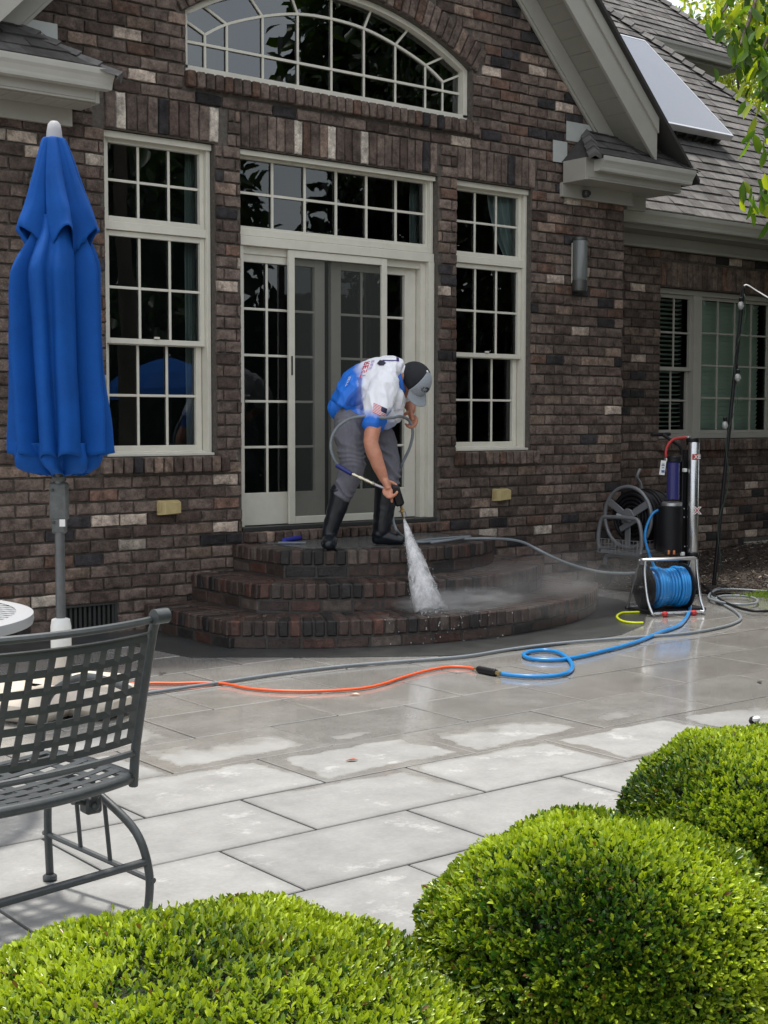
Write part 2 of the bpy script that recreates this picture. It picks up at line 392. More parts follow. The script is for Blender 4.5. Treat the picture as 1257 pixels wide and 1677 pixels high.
def brick_wall(name,parent,X0,X1,Z0,Z1,T,holes,arch=False,whites=(),seed=1,topf=None,wh=.025,mat_b='brick',mat_m='mortar',mdep=.10):
    rr=random.Random(seed); mb=MB()
    k=0; g=.0065
    while DZ+k*BH<Z0-BH: k+=1
    k0=k-2
    for k in range(k0,200):
        z0=DZ+k*BH; z1=z0+BH; zm=(z0+z1)/2
        if zm<Z0: continue
        if z0>Z1-.02: break
        cuts=[(a,b) for a,b,c,d in holes if c<zm<d]
        if arch:
            h=arch_half(zm)
            if h>0: cuts.append((ACX-h,ACX+h))
        lo,hi=X0,X1
        if topf:
            lo,hi=topf(zm)
            lo,hi=max(lo,X0),min(hi,X1)
            if hi<=lo: continue
        off=(k%2)*.5*BL + rr.choice((0,0,.01,-.01))+(.048)
        i=int((lo-off)/BL)-1
        while True:
            a=off+i*BL; b=a+BL; i+=1
            if a>hi: break
            a2,b2=max(a,lo),min(b,hi)
            if b2-a2<.02: continue
            segs=[(a2,b2)]
            for c,d in cuts:
                ns=[]
                for s_,e_ in segs:
                    if d<=s_ or c>=e_: ns.append((s_,e_)); continue
                    if s_<c: ns.append((s_,c))
                    if e_>d: ns.append((d,e_))
                segs=ns
            for s_,e_ in segs:
                if e_-s_<.035: continue
                col=brick_col(rr,wh)
                for wx,wz in whites:
                    if s_<=wx<=e_ and z0<=wz<=z1: col=(.56,.46,.38)
                face_brick(mb,T,s_+g,e_-g,max(z0,Z0)+g,z1-g,col,rr,out=rr.uniform(-.003,.003))
    return mb
def soldier(mb,T,x0,x1,z0,z1,whites,rr):
    n=max(1,round((x1-x0)/.0775)); w_=(x1-x0)/n
    for i in range(n):
        a=x0+i*w_; col=brick_col(rr,.0)
        for wx in whites:
            if a<=wx<=a+w_: col=(.62,.55,.47)
        face_brick(mb,T,a+.005,a+w_-.005,z0+.004,z1-.004,col,rr,out=rr.uniform(-.002,.004))
def rowlock_sill(mb,x0,x1,z0,z1,y0,y1,rr,slope=.0):
    n=round((x1-x0)/.0745); w_=(x1-x0)/n
    for i in range(n):
        c=brick_col(rr,.0); Mx=Matrix.Translation((x0+(i+.5)*w_,(y0+y1)/2,(z0+z1)/2))@Matrix.Rotation(slope,4,'X')
        mb.rbox(Mx,w_-.010,y1-y0,z1-z0,.008,c,.002)
def mortar_wall(mb,X0,X1,Z0,Z1,holes,T,dep=.09,off=.018,arch=False,topf=None):
    xs={X0,X1};zs={Z0,Z1}
    for a,b,c,d in holes: xs|={min(max(a,X0),X1),min(max(b,X0),X1)}; zs|={min(max(c,Z0),Z1),min(max(d,Z0),Z1)}
    if arch: xs|={ACX+1.313*math.sin(t*pi/40) for t in range(-20,21)}; zs|={4.222,3.81,4.9}
    xs=sorted(xs);zs=sorted(zs)
    for i in range(len(xs)-1):
        for j in range(len(zs)-1):
            a,b,c,d=xs[i],xs[i+1],zs[j],zs[j+1]; mx,mz=(a+b)/2,(c+d)/2
            if b-a<1e-6 or d-c<1e-6: continue
            if any(h[0]<mx<h[1] and h[2]<mz<h[3] for h in holes): continue
            if arch and abs(mx-ACX)<1.313 and 3.81<mz<4.9:
                if mz<4.222: continue
                za=AZC+sqrt(AR*AR-(a-ACX)**2); zb=AZC+sqrt(AR*AR-(b-ACX)**2)
                vs=[T(a,off,za),T(b,off,zb),T(b,off,d),T(a,off,d),T(a,dep,za),T(b,dep,zb)]
                mb.add(vs,[(0,1,2,3),(0,4,5,1)]); continue
            mb.add([T(a,off,c),T(b,off,c),T(b,off,d),T(a,off,d)],[(0,1,2,3)])
    for a,b,c,d in holes:   # reveals
        e=.003
        for q in (((a-e,c-e),(a-e,d+e)),((b+e,d+e),(b+e,c-e)),((b+e,c-e),(a-e,c-e)),((a-e,d+e),(b+e,d+e))):
            (x1,z1),(x2,z2)=q
            mb.add([T(x1,off,z1),T(x2,off,z2),T(x2,dep,z2),T(x1,dep,z1)],[(0,1,2,3)])
    if arch:
        for sx in (-1,1):
            x=ACX+sx*1.316; mb.add([T(x,off,3.81),T(x,off,4.222),T(x,dep,4.222),T(x,dep,3.81)],[(0,1,2,3)])

house=thing('brick_house','brown brick house with a front gable, arched window and cream patio doors','house',(6.4,8.5,0))
def TX(y): return lambda x,d,z: Vector((x,y+d,z))
T0=TX(8.5)
XC=6.453
def Zs(X): return 4.877-1.025*(abs(X-XC)-1.872)
def top_main(z):
    h=1.872+(4.877-.12-z)/1.025
    return (XC-h,XC+h) if h>0 else (0,0)
Z0W=-.03
holes=[(4.42,5.268,1.18,3.345),(5.478,7.316,.635,3.345),(7.512,8.335,1.18,3.345)]
nb=[(4.34,5.37,3.345,3.594),(5.478,7.316,3.345,3.594),(7.512,8.38,3.345,3.594),(4.34,5.36,1.06,1.18),(7.46,8.42,1.06,1.18),(5.03,7.72,3.70,3.815),(4.08,4.48,.02,.205),(5.478,7.316,.55,.635)]
wpx=[(213,57),(47,225),(375,469),(375,786),(375,862),(175,853),(728,478),(953,544),(812,118),(885,115),(937,172),(240,117),(805,843),(1005,675),(905,463),(490,10),(205,848),(60,250),(745,223),(35,222),(950,448)]
whites=[(W(a,b,8.5).x,W(a,b,8.5).z) for a,b in wpx]
mbB=brick_wall('wall',house,3.42,9.47,Z0W,7.2,T0,[h for h in holes+nb],arch=True,whites=whites,seed=5,topf=lambda z: top_main(z) if z>3.3 else (0,99),wh=.008)
rr=random.Random(11)
sw=lambda pts:[W(x,y,8.5).x for x,y in pts]
soldier(mbB,T0,4.42,5.30,3.352,3.594,sw([(203,165),(345,185)]),rr)
soldier(mbB,T0,5.478,7.30,3.352,3.594,sw([(485,215),(545,225),(601,233)]),rr)
soldier(mbB,T0,7.512,8.37,3.352,3.594,[],rr)
# voussoir ring of the arched window
nv=40; 
for i in range(nv):
    a=radians(-33.5)+radians(67)*(i+.5)/nv; Mx=Matrix.Translation((ACX+(AR+.107)*sin(a),8.545,AZC+(AR+.107)*cos(a)))@Matrix.Rotation(a,4,'Y')
    mbB.rbox(Mx,radians(67)/nv*(AR+.1)-.012,.10,.205,.007,brick_col(rr,.0),.002)
rowlock_sill(mbB,5.03,7.72,3.70,3.808,8.465,8.62,rr)
rowlock_sill(mbB,4.36,5.355,1.07,1.178,8.455,8.62,rr)
rowlock_sill(mbB,7.49,8.41,1.07,1.178,8.455,8.62,rr)
rowlock_sill(mbB,5.485,7.31,.552,.628,8.43,8.58,rr)
wall=mbB.build('wall',M['brick'],house,smooth=False,autos=True)
mbM=MB()
mortar_wall(mbM,3.425,9.465,Z0W,3.3,holes+[(4.08,4.48,.02,.205)],T0)
# gable part: clipped below the frieze
def gable_mortar():
    xs=sorted({3.425,9.465,XC}|{ACX+1.313*math.sin(t*pi/40) for t in range(-20,21)}|{h for q in holes for h in q[:2]})
    for a,b in zip(xs,xs[1:]):
        ta,tb=min(7.2,Zs(a)-.05),min(7.2,Zs(b)-.05); mx=(a+b)/2
        lo=3.3
        for h in holes:
            if h[0]<mx<h[1]: lo=3.345
        if abs(mx-ACX)<1.313:
            mbM.add([T0(a,.018,lo),T0(b,.018,lo),T0(b,.018,3.812),T0(a,.018,3.812)],[(0,1,2,3)])
            za=AZC+sqrt(AR*AR-(a-ACX)**2); zb=AZC+sqrt(AR*AR-(b-ACX)**2)
            mbM.add([T0(a,.018,za),T0(b,.018,zb),T0(b,.018,tb),T0(a,.018,ta),T0(a,.1,za),T0(b,.1,zb)],[(0,1,2,3),(0,4,5,1)])
        else: mbM.add([T0(a,.018,lo),T0(b,.018,lo),T0(b,.018,tb),T0(a,.018,ta)],[(0,1,2,3)])
    for sx in (-1,1):
        x=ACX+sx*1.316; mbM.add([T0(x,.018,3.81),T0(x,.018,4.23),T0(x,.1,4.23),T0(x,.1,3.81)],[(0,1,2,3)])
gable_mortar()
for s_ in (3.425,9.465):   # corner returns of the gable block
    mbM.add([(s_,8.511,Z0W),(s_,9.16,Z0W),(s_,9.16,3.7),(s_,8.511,3.7)],[(0,1,2,3)])
mbM.build('mortar_backing',M['mortar'],house)
Tr=lambda x,d,z: Vector((9.47-d,8.5+x,z)); Tl=lambda x,d,z: Vector((3.42+d,9.15-x,z))
q=brick_wall('side',house,.105,.64,Z0W,3.6,Tr,[],seed=21); q2=brick_wall('side',house,.0,.54,Z0W,3.6,Tl,[],seed=22)
q2.build('side_wall',M['brick'],house,autos=True)
q.build('side_wall',M['brick'],house,autos=True)
# wing walls
TW=TX(9.15); WH=[(10.735,13.3,1.25,2.735)]; WN=[(10.735,13.3,2.735,2.99),(10.70,13.34,1.13,1.25),(12.10,12.75,-.2,.17)]
wpx2=[(1055,469),(1045,590),(1233,800),(1188,832),(1155,872),(1222,876),(1210,430)]
qb=brick_wall('w',house,9.49,14.2,-.12,3.12,TW,WH+WN,whites=[(W(a,b,9.15).x,W(a,b,9.15).z) for a,b in wpx2],seed=8,wh=.0)
soldier(qb,TW,10.735,13.3,2.742,2.985,[],rr); 
n=round(2.64/.0745)
for i in range(n):
    qb.rbox(Matrix.Translation((10.70+(i+.5)*2.64/n,9.17,1.19)),2.64/n-.01,.16,.108,.008,brick_col(rr,.02),.002)
qb.build('wing_wall',M['brick'],house,autos=True)
qm=MB(); mortar_wall(qm,9.47,14.2,-.12,3.2,WH,TW); qm.build('mortar_backing',M['mortar'],house); qm=MB()
qb2=brick_wall('w',house,-1.2,3.42,-.12,3.12,TW,[],seed=9,wh=.02); qb2.build('left_wing_wall',M['brick'],house,autos=True); mortar_wall(qm,-1.2,3.42,-.12,3.2,[],TW)
qm.build('mortar_backing',M['mortar'],house)

# ---- dark rooms behind the glass
def room(x0,x1,y0,y1,z0,z1):
    mb=MB(); vs=[(x,y,z) for z in (z0,z1) for y in (y0,y1) for x in (x0,x1)]
    mb.add(vs,[(0,1,3,2),(4,6,7,5),(2,3,7,6),(0,2,6,4),(1,5,7,3)]); return mb
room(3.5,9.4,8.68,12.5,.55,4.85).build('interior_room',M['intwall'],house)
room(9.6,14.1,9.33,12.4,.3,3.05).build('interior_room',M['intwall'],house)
# interior jamb lining so that no light leaks round the frames
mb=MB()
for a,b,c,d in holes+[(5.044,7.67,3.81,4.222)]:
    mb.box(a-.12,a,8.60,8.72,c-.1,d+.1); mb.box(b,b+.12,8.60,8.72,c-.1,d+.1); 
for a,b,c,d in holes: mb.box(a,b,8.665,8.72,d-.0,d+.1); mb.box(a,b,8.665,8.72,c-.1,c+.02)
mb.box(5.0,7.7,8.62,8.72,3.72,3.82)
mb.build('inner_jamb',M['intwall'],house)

def frame_rect(mb,x0,x1,z0,z1,w_,y0,y1,wb=None,wt=None):
    wb=wb or w_; wt=wt or w_
    mb.box(x0,x0+w_,y0,y1,z0,z1); mb.box(x1-w_,x1,y0,y1,z0,z1)
    mb.box(x0+w_,x1-w_,y0,y1,z0,z0+wb); mb.box(x0+w_,x1-w_,y0,y1,z1-wt,z1)
def muntins(mb,x0,x1,z0,z1,nc,nr,y,w_=.018,d=.012):
    for i in range(1,nc):
        x=x0+(x1-x0)*i/nc; mb.box(x-w_/2,x+w_/2,y-d,y,z0,z1)
    for j in range(1,nr):
        z=z0+(z1-z0)*j/nr
        for i in range(nc):
            a=x0+(x1-x0)*i/nc+(w_/2 if i else 0); b=x0+(x1-x0)*(i+1)/nc-(w_/2 if i<nc-1 else 0)
            mb.box(a,b,y-d+.0015,y,z-w_/2,z+w_/2)
def pane(x0,x1,z0,z1,y,parent):
    mb=MB(); mb.add([(x0,y,z0),(x1,y,z0),(x1,y,z1),(x0,y,z1)],[(0,1,2,3)]); return mb.build('pane',M['glass'],parent)
def sash_window(ox):
    mb=MB(); x0,x1=4.425+ox,5.265+ox; y=8.60
    frame_rect(mb,x0,x1,1.185,3.342,.030,y-.03,y+.07)
    mb.box(x0+.03,x1-.03,y-.022,y+.06,2.70,2.757)           # mullion bar between the two lights
    mb.box(x0-.0,x1+.0,y-.05,y-.031,3.30,3.343)               # head trim
    mb.box(x0+.002,x1-.002,y-.07,y-.031,1.183,1.202)               # sill nose
    win=mb.build('window',M['cream'],house,bevel=.003)
    s=MB(); frame_rect(s,x0+.032,x1-.032,2.759,3.31,.034,y+.0,y+.045); muntins(s,x0+.066,x1-.066,2.795,3.274,3,2,y+.03)
    s.build('fixed_sash',M['cream'],win,bevel=.003)
    s=MB(); frame_rect(s,x0+.032,x1-.032,1.945,2.698,.036,y+.0,y+.035,wb=.036); muntins(s,x0+.068,x1-.068,1.981,2.662,3,2,y+.022)
    s.build('upper_sash',M['cream'],win,bevel=.003)
    s=MB(); frame_rect(s,x0+.036,x1-.036,1.204,1.985,.045,y+.042,y+.078,wb=.05); muntins(s,x0+.081,x1-.081,1.254,1.94,3,2,y+.066)
    s.build('lower_sash',M['cream'],win,bevel=.003)
    s=MB(); s.box((x0+x1)/2-.02,(x0+x1)/2+.02,y-.012,y-.001,1.985,1.998); s.build('latch',M['cream'],win)
    pane(x0+.05,x1-.05,2.78,3.29,y+.034,win); pane(x0+.05,x1-.05,1.96,2.68,y+.026,win); pane(x0+.06,x1-.06,1.23,1.96,y+.07,win)
    return win
wl=sash_window(0); wr=sash_window(3.075)
# transom
y=8.60; mb=MB(); frame_rect(mb,5.482,7.312,2.745,3.342,.030,y-.03,y+.07,wb=.05)
frame_rect(mb,5.4821+.03,7.312-.03,2.796,3.311,.02,y-.0,y+.05)
mb.box(5.48,7.314,y-.058,y-.031,3.305,3.343)
tw=mb.build('transom_window',M['cream'],house,bevel=.003)
s=MB(); muntins(s,5.532,7.262,2.816,3.291,6,2,y+.03); s.build('muntin_grid',M['cream'],tw); pane(5.53,7.26,2.81,3.30,y+.036,tw)
# patio door
mb=MB()
mb.box(5.482,7.312,y-.045,y+.07,2.675,2.742)
mb.box(5.482,5.54,y-.03,y+.09,.66,2.674); mb.box(7.255,7.312,y-.05,y+.09,.66,2.674); mb.box(7.205,7.2548,y-.01,y+.09,.66,2.674)
mb.box(5.5401,7.2049,y-.0,y+.09,2.62,2.674)
pd=mb.build('patio_door',M['cream'],house,bevel=.003)
s=MB(); s.box(5.482,7.312,y-.10,y+.08,.63,.659); s.build('threshold',M['darkmetal'],pd,bevel=.003)
def leaf_panel(x0,x1,g0,g1,yy,name):
    s=MB(); s.box(x0,g0,yy,yy+.04,.665,2.62); s.box(g1,x1,yy,yy+.04,.665,2.62); s.box(g0,g1,yy,yy+.04,.665,.90); s.box(g0,g1,yy,yy+.04,2.565,2.62)
    muntins(s,g0,g1,.90,2.565,3,5,yy+.025); o=s.build(name,M['cream'],pd,bevel=.003); pane(g0-.01,g1+.01,.89,2.57,yy+.03,o); return o
leaf_panel(5.5402,6.285,5.565,6.194,y+.012,'fixed_panel'); lp=leaf_panel(6.37,7.2,6.462,7.088,y+.046,'sliding_panel')
s=MB(); s.box(5.548,5.60,y-.012,y+.012,1.60,1.612); s.box(5.548,5.56,y-.01,y+.012,1.56,1.66); s.build('door_handle',M['darkmetal'],pd,bevel=.002)
s=MB(); frame_rect(s,5.926,6.847,.664,2.672,.054,y-.035,y-.012); sc=s.build('screen_door',M['cream'],pd,bevel=.003)
s=MB(); s.add([(5.98,y-.02,.71),(6.79,y-.02,.71),(6.79,y-.02,2.62),(5.98,y-.02,2.62)],[(0,1,2,3)]); s.build('screen_mesh',M['screen'],sc)
s=MB(); s.box(5.945,5.957,y-.042,y-.034,1.76,1.90); s.build('pull_handle',M['darkmetal'],sc,bevel=.002)
# arched window
mb=MB(); y=8.60
def arc(R,n=28,h=1.31):
    a=math.asin(h/R); return [(ACX+R*sin(-a+2*a*i/n),AZC+R*cos(-a+2*a*i/n)) for i in range(n+1)]
def strip_xz(mb,pts,w_,y0,y1,closed=False):
    n=len(pts)
    L=[];Rr=[]
    for i in range(n):
        a=Vector(pts[(i-1)%n] if (closed or i) else pts[0]); b=Vector(pts[(i+1)%n] if (closed or i<n-1) else pts[-1]); d=(b-a).normalized(); nn=Vector((-d.y,d.x))
        p=Vector(pts[i]); L.append(p+nn*w_/2); Rr.append(p-nn*w_/2)
    for i in range(n if closed else n-1):
        j=(i+1)%n
        mb.prism([tuple(L[i]),tuple(L[j]),tuple(Rr[j]),tuple(Rr[i])],y0,y1)
out=arc(2.433,28,1.288)
strip_xz(mb,[(ACX-1.288,3.845)]+out+[(ACX+1.288,3.845)],.042,y-.03,y+.05)
mb.box(ACX-1.308,ACX+1.308,y-.03,y+.05,3.812,3.866)
aw=mb.build('arched_window',M['cream'],house)
s=MB(); nodes=[(5.261,4.109),(5.441,4.211),(5.744,4.318),(6.051,4.389),(6.357,4.408),(6.663,4.389),(6.97,4.318),(7.273,4.211),(7.453,4.109)]
outs=[(5.07,4.194),(5.237,4.312),(5.612,4.462),(5.975,4.553),(6.357,4.59),(6.739,4.553),(7.102,4.462),(7.477,4.312),(7.644,4.194)]
for i,(p,q_) in enumerate(zip(nodes,outs)):
    yy=y+.018+.0006*i
    s.box(p[0]-.008,p[0]+.008,yy,y+.03,3.866,p[1]); strip_xz(s,[p,q_],.016,yy+.0003,y+.031)
sm=[tuple(v) for v in crv([Vector((a,b,0)) for a,b in nodes],4)]
strip_xz(s,[(v[0],v[1]) for v in sm],.018,y+.016,y+.033)
s.box(ACX-1.27,ACX+1.27,y+.0165,y+.032,4.03,4.048); s.build('muntin_grid',M['cream'],aw)
s=MB(); pl=[(ACX-1.27,3.85)]+[(ACX+(a-ACX)*.99,b-.01) for a,b in out]+[(ACX+1.27,3.85)]
s.add([(a,y+.034,b) for a,b in pl],[tuple(range(len(pl)))[::-1]]); s.build('pane',M['glass3'],aw)
# curtain inside the right window
def curtain(pts_l,pts_r,z_t,z_b,y,name):
    mb=MB(); n=40; m=14; vs=[]
    for j in range(m+1):
        t=j/m; z=z_t+(z_b-z_t)*t; a=pts_l(t); b=pts_r(t)
        for i in range(n+1):
            s_=i/n; vs.append((a+(b-a)*s_,y+.022*sin(s_*38+sin(t*3))*(1-.3*t),z))
    fs=[(j*(n+1)+i,j*(n+1)+i+1,(j+1)*(n+1)+i+1,(j+1)*(n+1)+i) for j in range(m) for i in range(n)]
    mb.add(vs,fs); return mb.build(name,M['curtain'],house,smooth=True)
curtain(lambda t:8.02+.25*t**1.6,lambda t:8.50,3.34,2.72,8.71,'curtain')
curtain(lambda t:8.30+.05*sin(t*2),lambda t:8.52,2.72,1.2,8.71,'curtain')
curtain(lambda t:7.27,lambda t:7.42,3.34,2.75,8.80,'curtain')
curtain(lambda t:5.20,lambda t:5.34,3.34,1.2,8.80,'curtain')
# wing window with blinds
y=9.25; mb=MB(); frame_rect(mb,10.738,13.297,1.253,2.732,.05,y-.03,y+.06)
mb.box(11.32,11.44,y-.03,y+.06,1.303,2.682); mb.box(12.60,12.72,y-.03,y+.06,1.303,2.682)
ww=mb.build('window',M['trim'],house,bevel=.003)
s=MB(); frame_rect(s,10.79,11.318,1.93,2.68,.035,y+.0,y+.03); muntins(s,10.825,11.283,1.965,2.645,2,2,y+.02); frame_rect(s,10.79,11.318,1.305,1.96,.035,y+.035,y+.06); muntins(s,10.825,11.283,1.34,1.925,2,2,y+.05)
s.build('sash',M['trim'],ww)
s=MB(); frame_rect(s,11.44,12.60,1.305,2.68,.03,y+.0,y+.03); muntins(s,11.47,12.57,1.335,2.65,4,4,y+.02); s.build('sash',M['trim'],ww)
s=MB(); frame_rect(s,12.72,13.245,1.305,2.68,.03,y+.0,y+.03); muntins(s,12.75,13.215,1.335,2.65,2,4,y+.02); s.build('sash',M['trim'],ww)
M['glass'],gk=M['glass2'],M['glass']; pane(10.80,11.30,1.32,2.67,y+.064,ww); pane(11.45,12.59,1.32,2.67,y+.028,ww); pane(12.74,13.23,1.32,2.67,y+.028,ww); M['glass']=gk
for a,b,op in ((10.80,11.31,.25),(11.45,12.59,1.1),(12.73,13.24,1.1)):
    s=MB(); z=1.33
    while z<2.67:
        Mx=Matrix.Translation(((a+b)/2,9.40,z))@Matrix.Rotation(-op,4,'X'); s.box(-(b-a)/2,(b-a)/2,-.024,.024,-.0015,.0015,None,Mx); z+=.045
    s.build('blinds',M['blind'],ww)
# foundation vent, crawl door
s=MB(); s.box(4.085,4.475,8.56,8.60,.022,.203)
for i in range(11): x=4.10+i*.0345; s.box(x,x+.018,8.52,8.56,.03,.195)
frame_rect(s,4.085,4.475,.022,.203,.012,8.508,8.57); s.build('foundation_vent',M['darkmetal'],house,bevel=.002)
s=MB(); s.box(12.10,12.75,9.10,9.20,-.1,.165); s.box(12.13,12.72,9.085,9.10,-.1,.135); s.build('crawl_space_door',M['trim'],house,bevel=.004)

# ---- eaves, rakes, roofs
def rake_poly(lo,hi,x_a,x_b):   # band between Zs+lo and Zs+hi from x_a to x_b on one side
    return [(x_a,Zs(x_a)+lo),(x_b,Zs(x_b)+lo),(x_b,Zs(x_b)+hi),(x_a,Zs(x_a)+hi)]
for s_,xe in ((1,9.50),(-1,3.40)):
    mb=MB(); mb.prism(rake_poly(-.21,-.005,XC,xe-(.2*s_)),8.462,8.499); mb.prism(rake_poly(-.245,-.211,XC,xe-.2*s_),8.475,8.499); mb.build('rake_frieze',M['trim'],house,bevel=.003)
    mb=MB(); t=0; Ln=abs(xe-XC)
    while t<Ln:
        a,b=XC+s_*t,XC+s_*min(Ln,t+.103); mb.prism([(a,Zs(a)),(b,Zs(b)),(b,Zs(b)+.02),(a,Zs(a)+.02)],8.2005,8.47); t+=.108
    mb.prism([(XC,Zs(XC)+.018),(xe,Zs(xe)+.018),(xe,Zs(xe)+.03),(XC,Zs(XC)+.03)],8.2005,8.471)
    mb.build('rake_soffit',M['soffit'],house)
    mb=MB(); mb.prism(rake_poly(-.03,.34,XC,xe),8.17,8.2); mb.prism(rake_poly(.22,.345,XC,xe),8.15,8.1699); mb.build('rake_fascia',M['trim'],house,bevel=.003)
    mb=MB(); xo=XC+s_*3.55; mb.prism([(XC,Zs(XC)+.35),(xo,Zs(xo)+.35),(xo,Zs(xo)+.39),(XC,Zs(XC)+.39)],8.11,13.2); mb.build('gable_roof',mat('dark shingle edge',(.04,.038,.036),rough=.95),house)
def gutter(x0,x1,yb,zt,name='gutter'):
    mb=MB(); prof=[(0,-.115),(-.068,-.115),(-.075,-.10),(-.078,-.085),(-.095,-.055),(-.112,-.035),(-.118,-.012),(-.12,0),(-.105,0),(-.103,-.02),(0,-.02)]
    vs=[(x,yb+a,zt+b) for x in (x0,x1) for a,b in prof]; n=len(prof)
    mb.add(vs,[tuple(range(n)),tuple(range(2*n-1,n-1,-1))]+[(i,i+n,(i+1)%n+n,(i+1)%n) for i in range(n)])
    return mb.build(name,M['gutter'],house)
def shingle_col():
    f=random.uniform(.72,1.25); return (.158*f,.152*f,.148*f)
def shingles(name,y0,z0,p,smax,xl,xr,seed,parent=house,ex=.142,col=shingle_col,lift=.013):
    rr=random.Random(seed); mb=MB(); L=sqrt(1+p*p); s=0
    while s<smax:
        s2=min(s+ex,smax); a,b=xl(s/L),xr(s/L); a2,b2=xl(s2/L),xr(s2/L)
        x=min(a,a2)-rr.uniform(0,.3); 
        while x<max(b,b2):
            wd=rr.choice((.13,.17,.22,.3)); c=col()
            l0,l1=max(x,a),min(x+wd-.003,b); u0,u1=max(x,a2),min(x+wd-.003,b2)
            if l1>l0 or u1>u0:
                l1=max(l1,l0);u1=max(u1,u0); q=rr.uniform(.6,1.35)*lift
                def pt(xx,ss,h): return (xx,y0+ss/L-h*p/L,z0+ss*p/L+h/L)
                mb.add([pt(l0,s-.006,q),pt(l1,s-.006,q),pt(u1,s2,.001),pt(u0,s2,.001),pt(l0,s-.006,0),pt(l1,s-.006,0)],[(0,1,2,3),(4,5,1,0)],c)
            x+=wd
        s+=ex
    return mb.build(name,M['shingle'],parent)
def caps(name,A,B,parent,up_=(0,0,1),w_=.13):
    mb=MB(); A,B=Vector(A),Vector(B); L=(B-A).length; d=(B-A).normalized(); sd=d.cross(Vector(up_)).normalized(); nrm=sd.cross(d)
    t=0
    while t<L:
        a=A+d*t; b=A+d*(t+.17); c=shingle_col()
        mb.add([a-sd*w_-nrm*w_*.55+nrm*.01,a+nrm*.022,a+sd*w_-nrm*w_*.55+nrm*.01,b-sd*w_-nrm*w_*.55+nrm*.03,b+nrm*.042,b+sd*w_-nrm*w_*.55+nrm*.03,b-sd*w_-nrm*w_*.55,b,b+sd*w_-nrm*w_*.55],[(0,1,4,3),(1,2,5,4),(3,4,7,6),(4,5,8,7)],c); t+=.145
    return mb.build(name,M['shingle'],parent)
# wing roof (front slope with a hip on the right)
ZE=3.364
hipx=lambda dy: 14.005-(dy-1.618)      # hip line x as a function of the run behind the eave
gut=gutter(9.50,15.8,8.87,ZE)
shingles('wing_roof',8.80,ZE+.02,1.0,sqrt(2)*3.6,lambda dy: 9.2+max(0,0),lambda dy: 14.005-(dy-1.568),31)
mb=MB(); A=(15.60,8.80,ZE+.01);Bp=(12.05,12.35,ZE+3.56); mb.add([(9.3,8.80,ZE+.01),A,Bp,(9.3,12.35,ZE+3.56)],[(0,1,2,3)]); mb.add([A,(15.6,16,ZE),(12.05,12.35,ZE+3.56)],[(0,1,2)]); mb.add([(9.3,12.35,ZE+3.56),Bp,(12.05,13.2,ZE+3.56),(9.3,13.2,ZE+3.56)],[(0,1,2,3)]); mb.build('roof_deck',M['dark'],house)
caps('hip_ridge',Vector(Bp)+Vector((0,0,.02)),Vector(A)+Vector((0,0,.02)),house)
mb=MB(); mb.box(9.47,15.7,8.87,8.90,ZE-.115,ZE+.0); mb.box(9.47,15.7,8.8701,9.14,ZE-.16,ZE-.1155); mb.build('eave_soffit',M['soffit'],house)
mb=MB(); mb.box(9.475,14.3,9.10,9.148,3.085,ZE-.161); mb.box(9.475,14.3,9.085,9.0999,3.085,3.115); mb.build('eave_frieze',M['trim'],house,bevel=.003)
# left wing roof
gutter(-1.4,3.3,8.87,ZE); mb=MB(); mb.add([(-1.4,8.80,ZE+.01),(3.6,8.80,ZE+.01),(3.6,12.4,ZE+3.6),(-1.4,12.4,ZE+3.6)],[(0,1,2,3)]); mb.box(-1.4,3.4,8.87,9.14,ZE-.16,ZE-.1); mb.build('roof_deck',M['dark'],house)
# the higher roof behind
Z2=6.17
gutter(12.5,15.46,11.92,Z2)
shingles('upper_roof',11.82,Z2+.02,1.0,sqrt(2)*2.8,lambda dy:11.5,lambda dy:15.46-dy,33)
mb=MB(); mb.add([(11.0,11.82,Z2),(15.46,11.82,Z2),(12.66,14.62,Z2+2.8),(11.0,14.62,Z2+2.8)],[(0,1,2,3)]); mb.add([(15.46,11.82,Z2),(15.46,17,Z2),(12.66,14.62,Z2+2.8)],[(0,1,2)]); mb.build('roof_deck',M['dark'],house)
caps('hip_ridge',(12.66,14.62,Z2+2.82),(15.46,11.82,Z2+.03),house)
mb=MB(); mb.box(12.4,15.40,11.92,12.3,Z2-.16,Z2-.115); mb.build('eave_soffit',M['soffit'],house)
mb=MB(); mb.box(12.0,15.1,12.3,12.5,2.5,Z2-.1); mb.build('upper_wall',M['trim'],house)
# boxed eave returns with their little hipped roofs
def eave_return(x0,x1,side,zt=3.61):
    gutter(x0+(.10 if side>0 else -.5),x1+(.42 if side>0 else .05),8.20,zt)
    mb=MB()
    if side>0:
        mb.box(x0+.03,x1+.36,8.2001,8.46,3.425,3.44); mb.box(x0,x0+.03,8.2001,8.46,3.42,3.60); mb.box(x0+.03,x1+.36,8.2001,8.23,3.441,3.60)
        mb.box(x1+.02,x1+.36,8.461,8.85,3.425,3.55); mb.box(x1+.05,x1+.30,8.55,8.60,3.30,3.4249)
    else:
        mb.box(x0-.3,x1-.03,8.2001,8.46,3.425,3.44); mb.box(x1-.03,x1,8.2001,8.46,3.42,3.60); mb.box(x0-.3,x1-.03,8.2001,8.23,3.441,3.60)
        for i in range(12): mb.box(x1-.03-.11*(i+1)+.004,x1-.03-.11*i,8.235,8.455,3.419,3.4249)
    mb.build('eave_return',M['trim'],house,bevel=.003)
    mb=MB(); mb.box(x0 if side>0 else x0-.3,(x1+.03) if side>0 else x1-.06,8.461,8.499,3.312,3.43); mb.build('return_frieze',M['trim'],house,bevel=.003)
eave_return(8.65,9.50,1); eave_return(3.40,4.23,-1,zt=3.615)
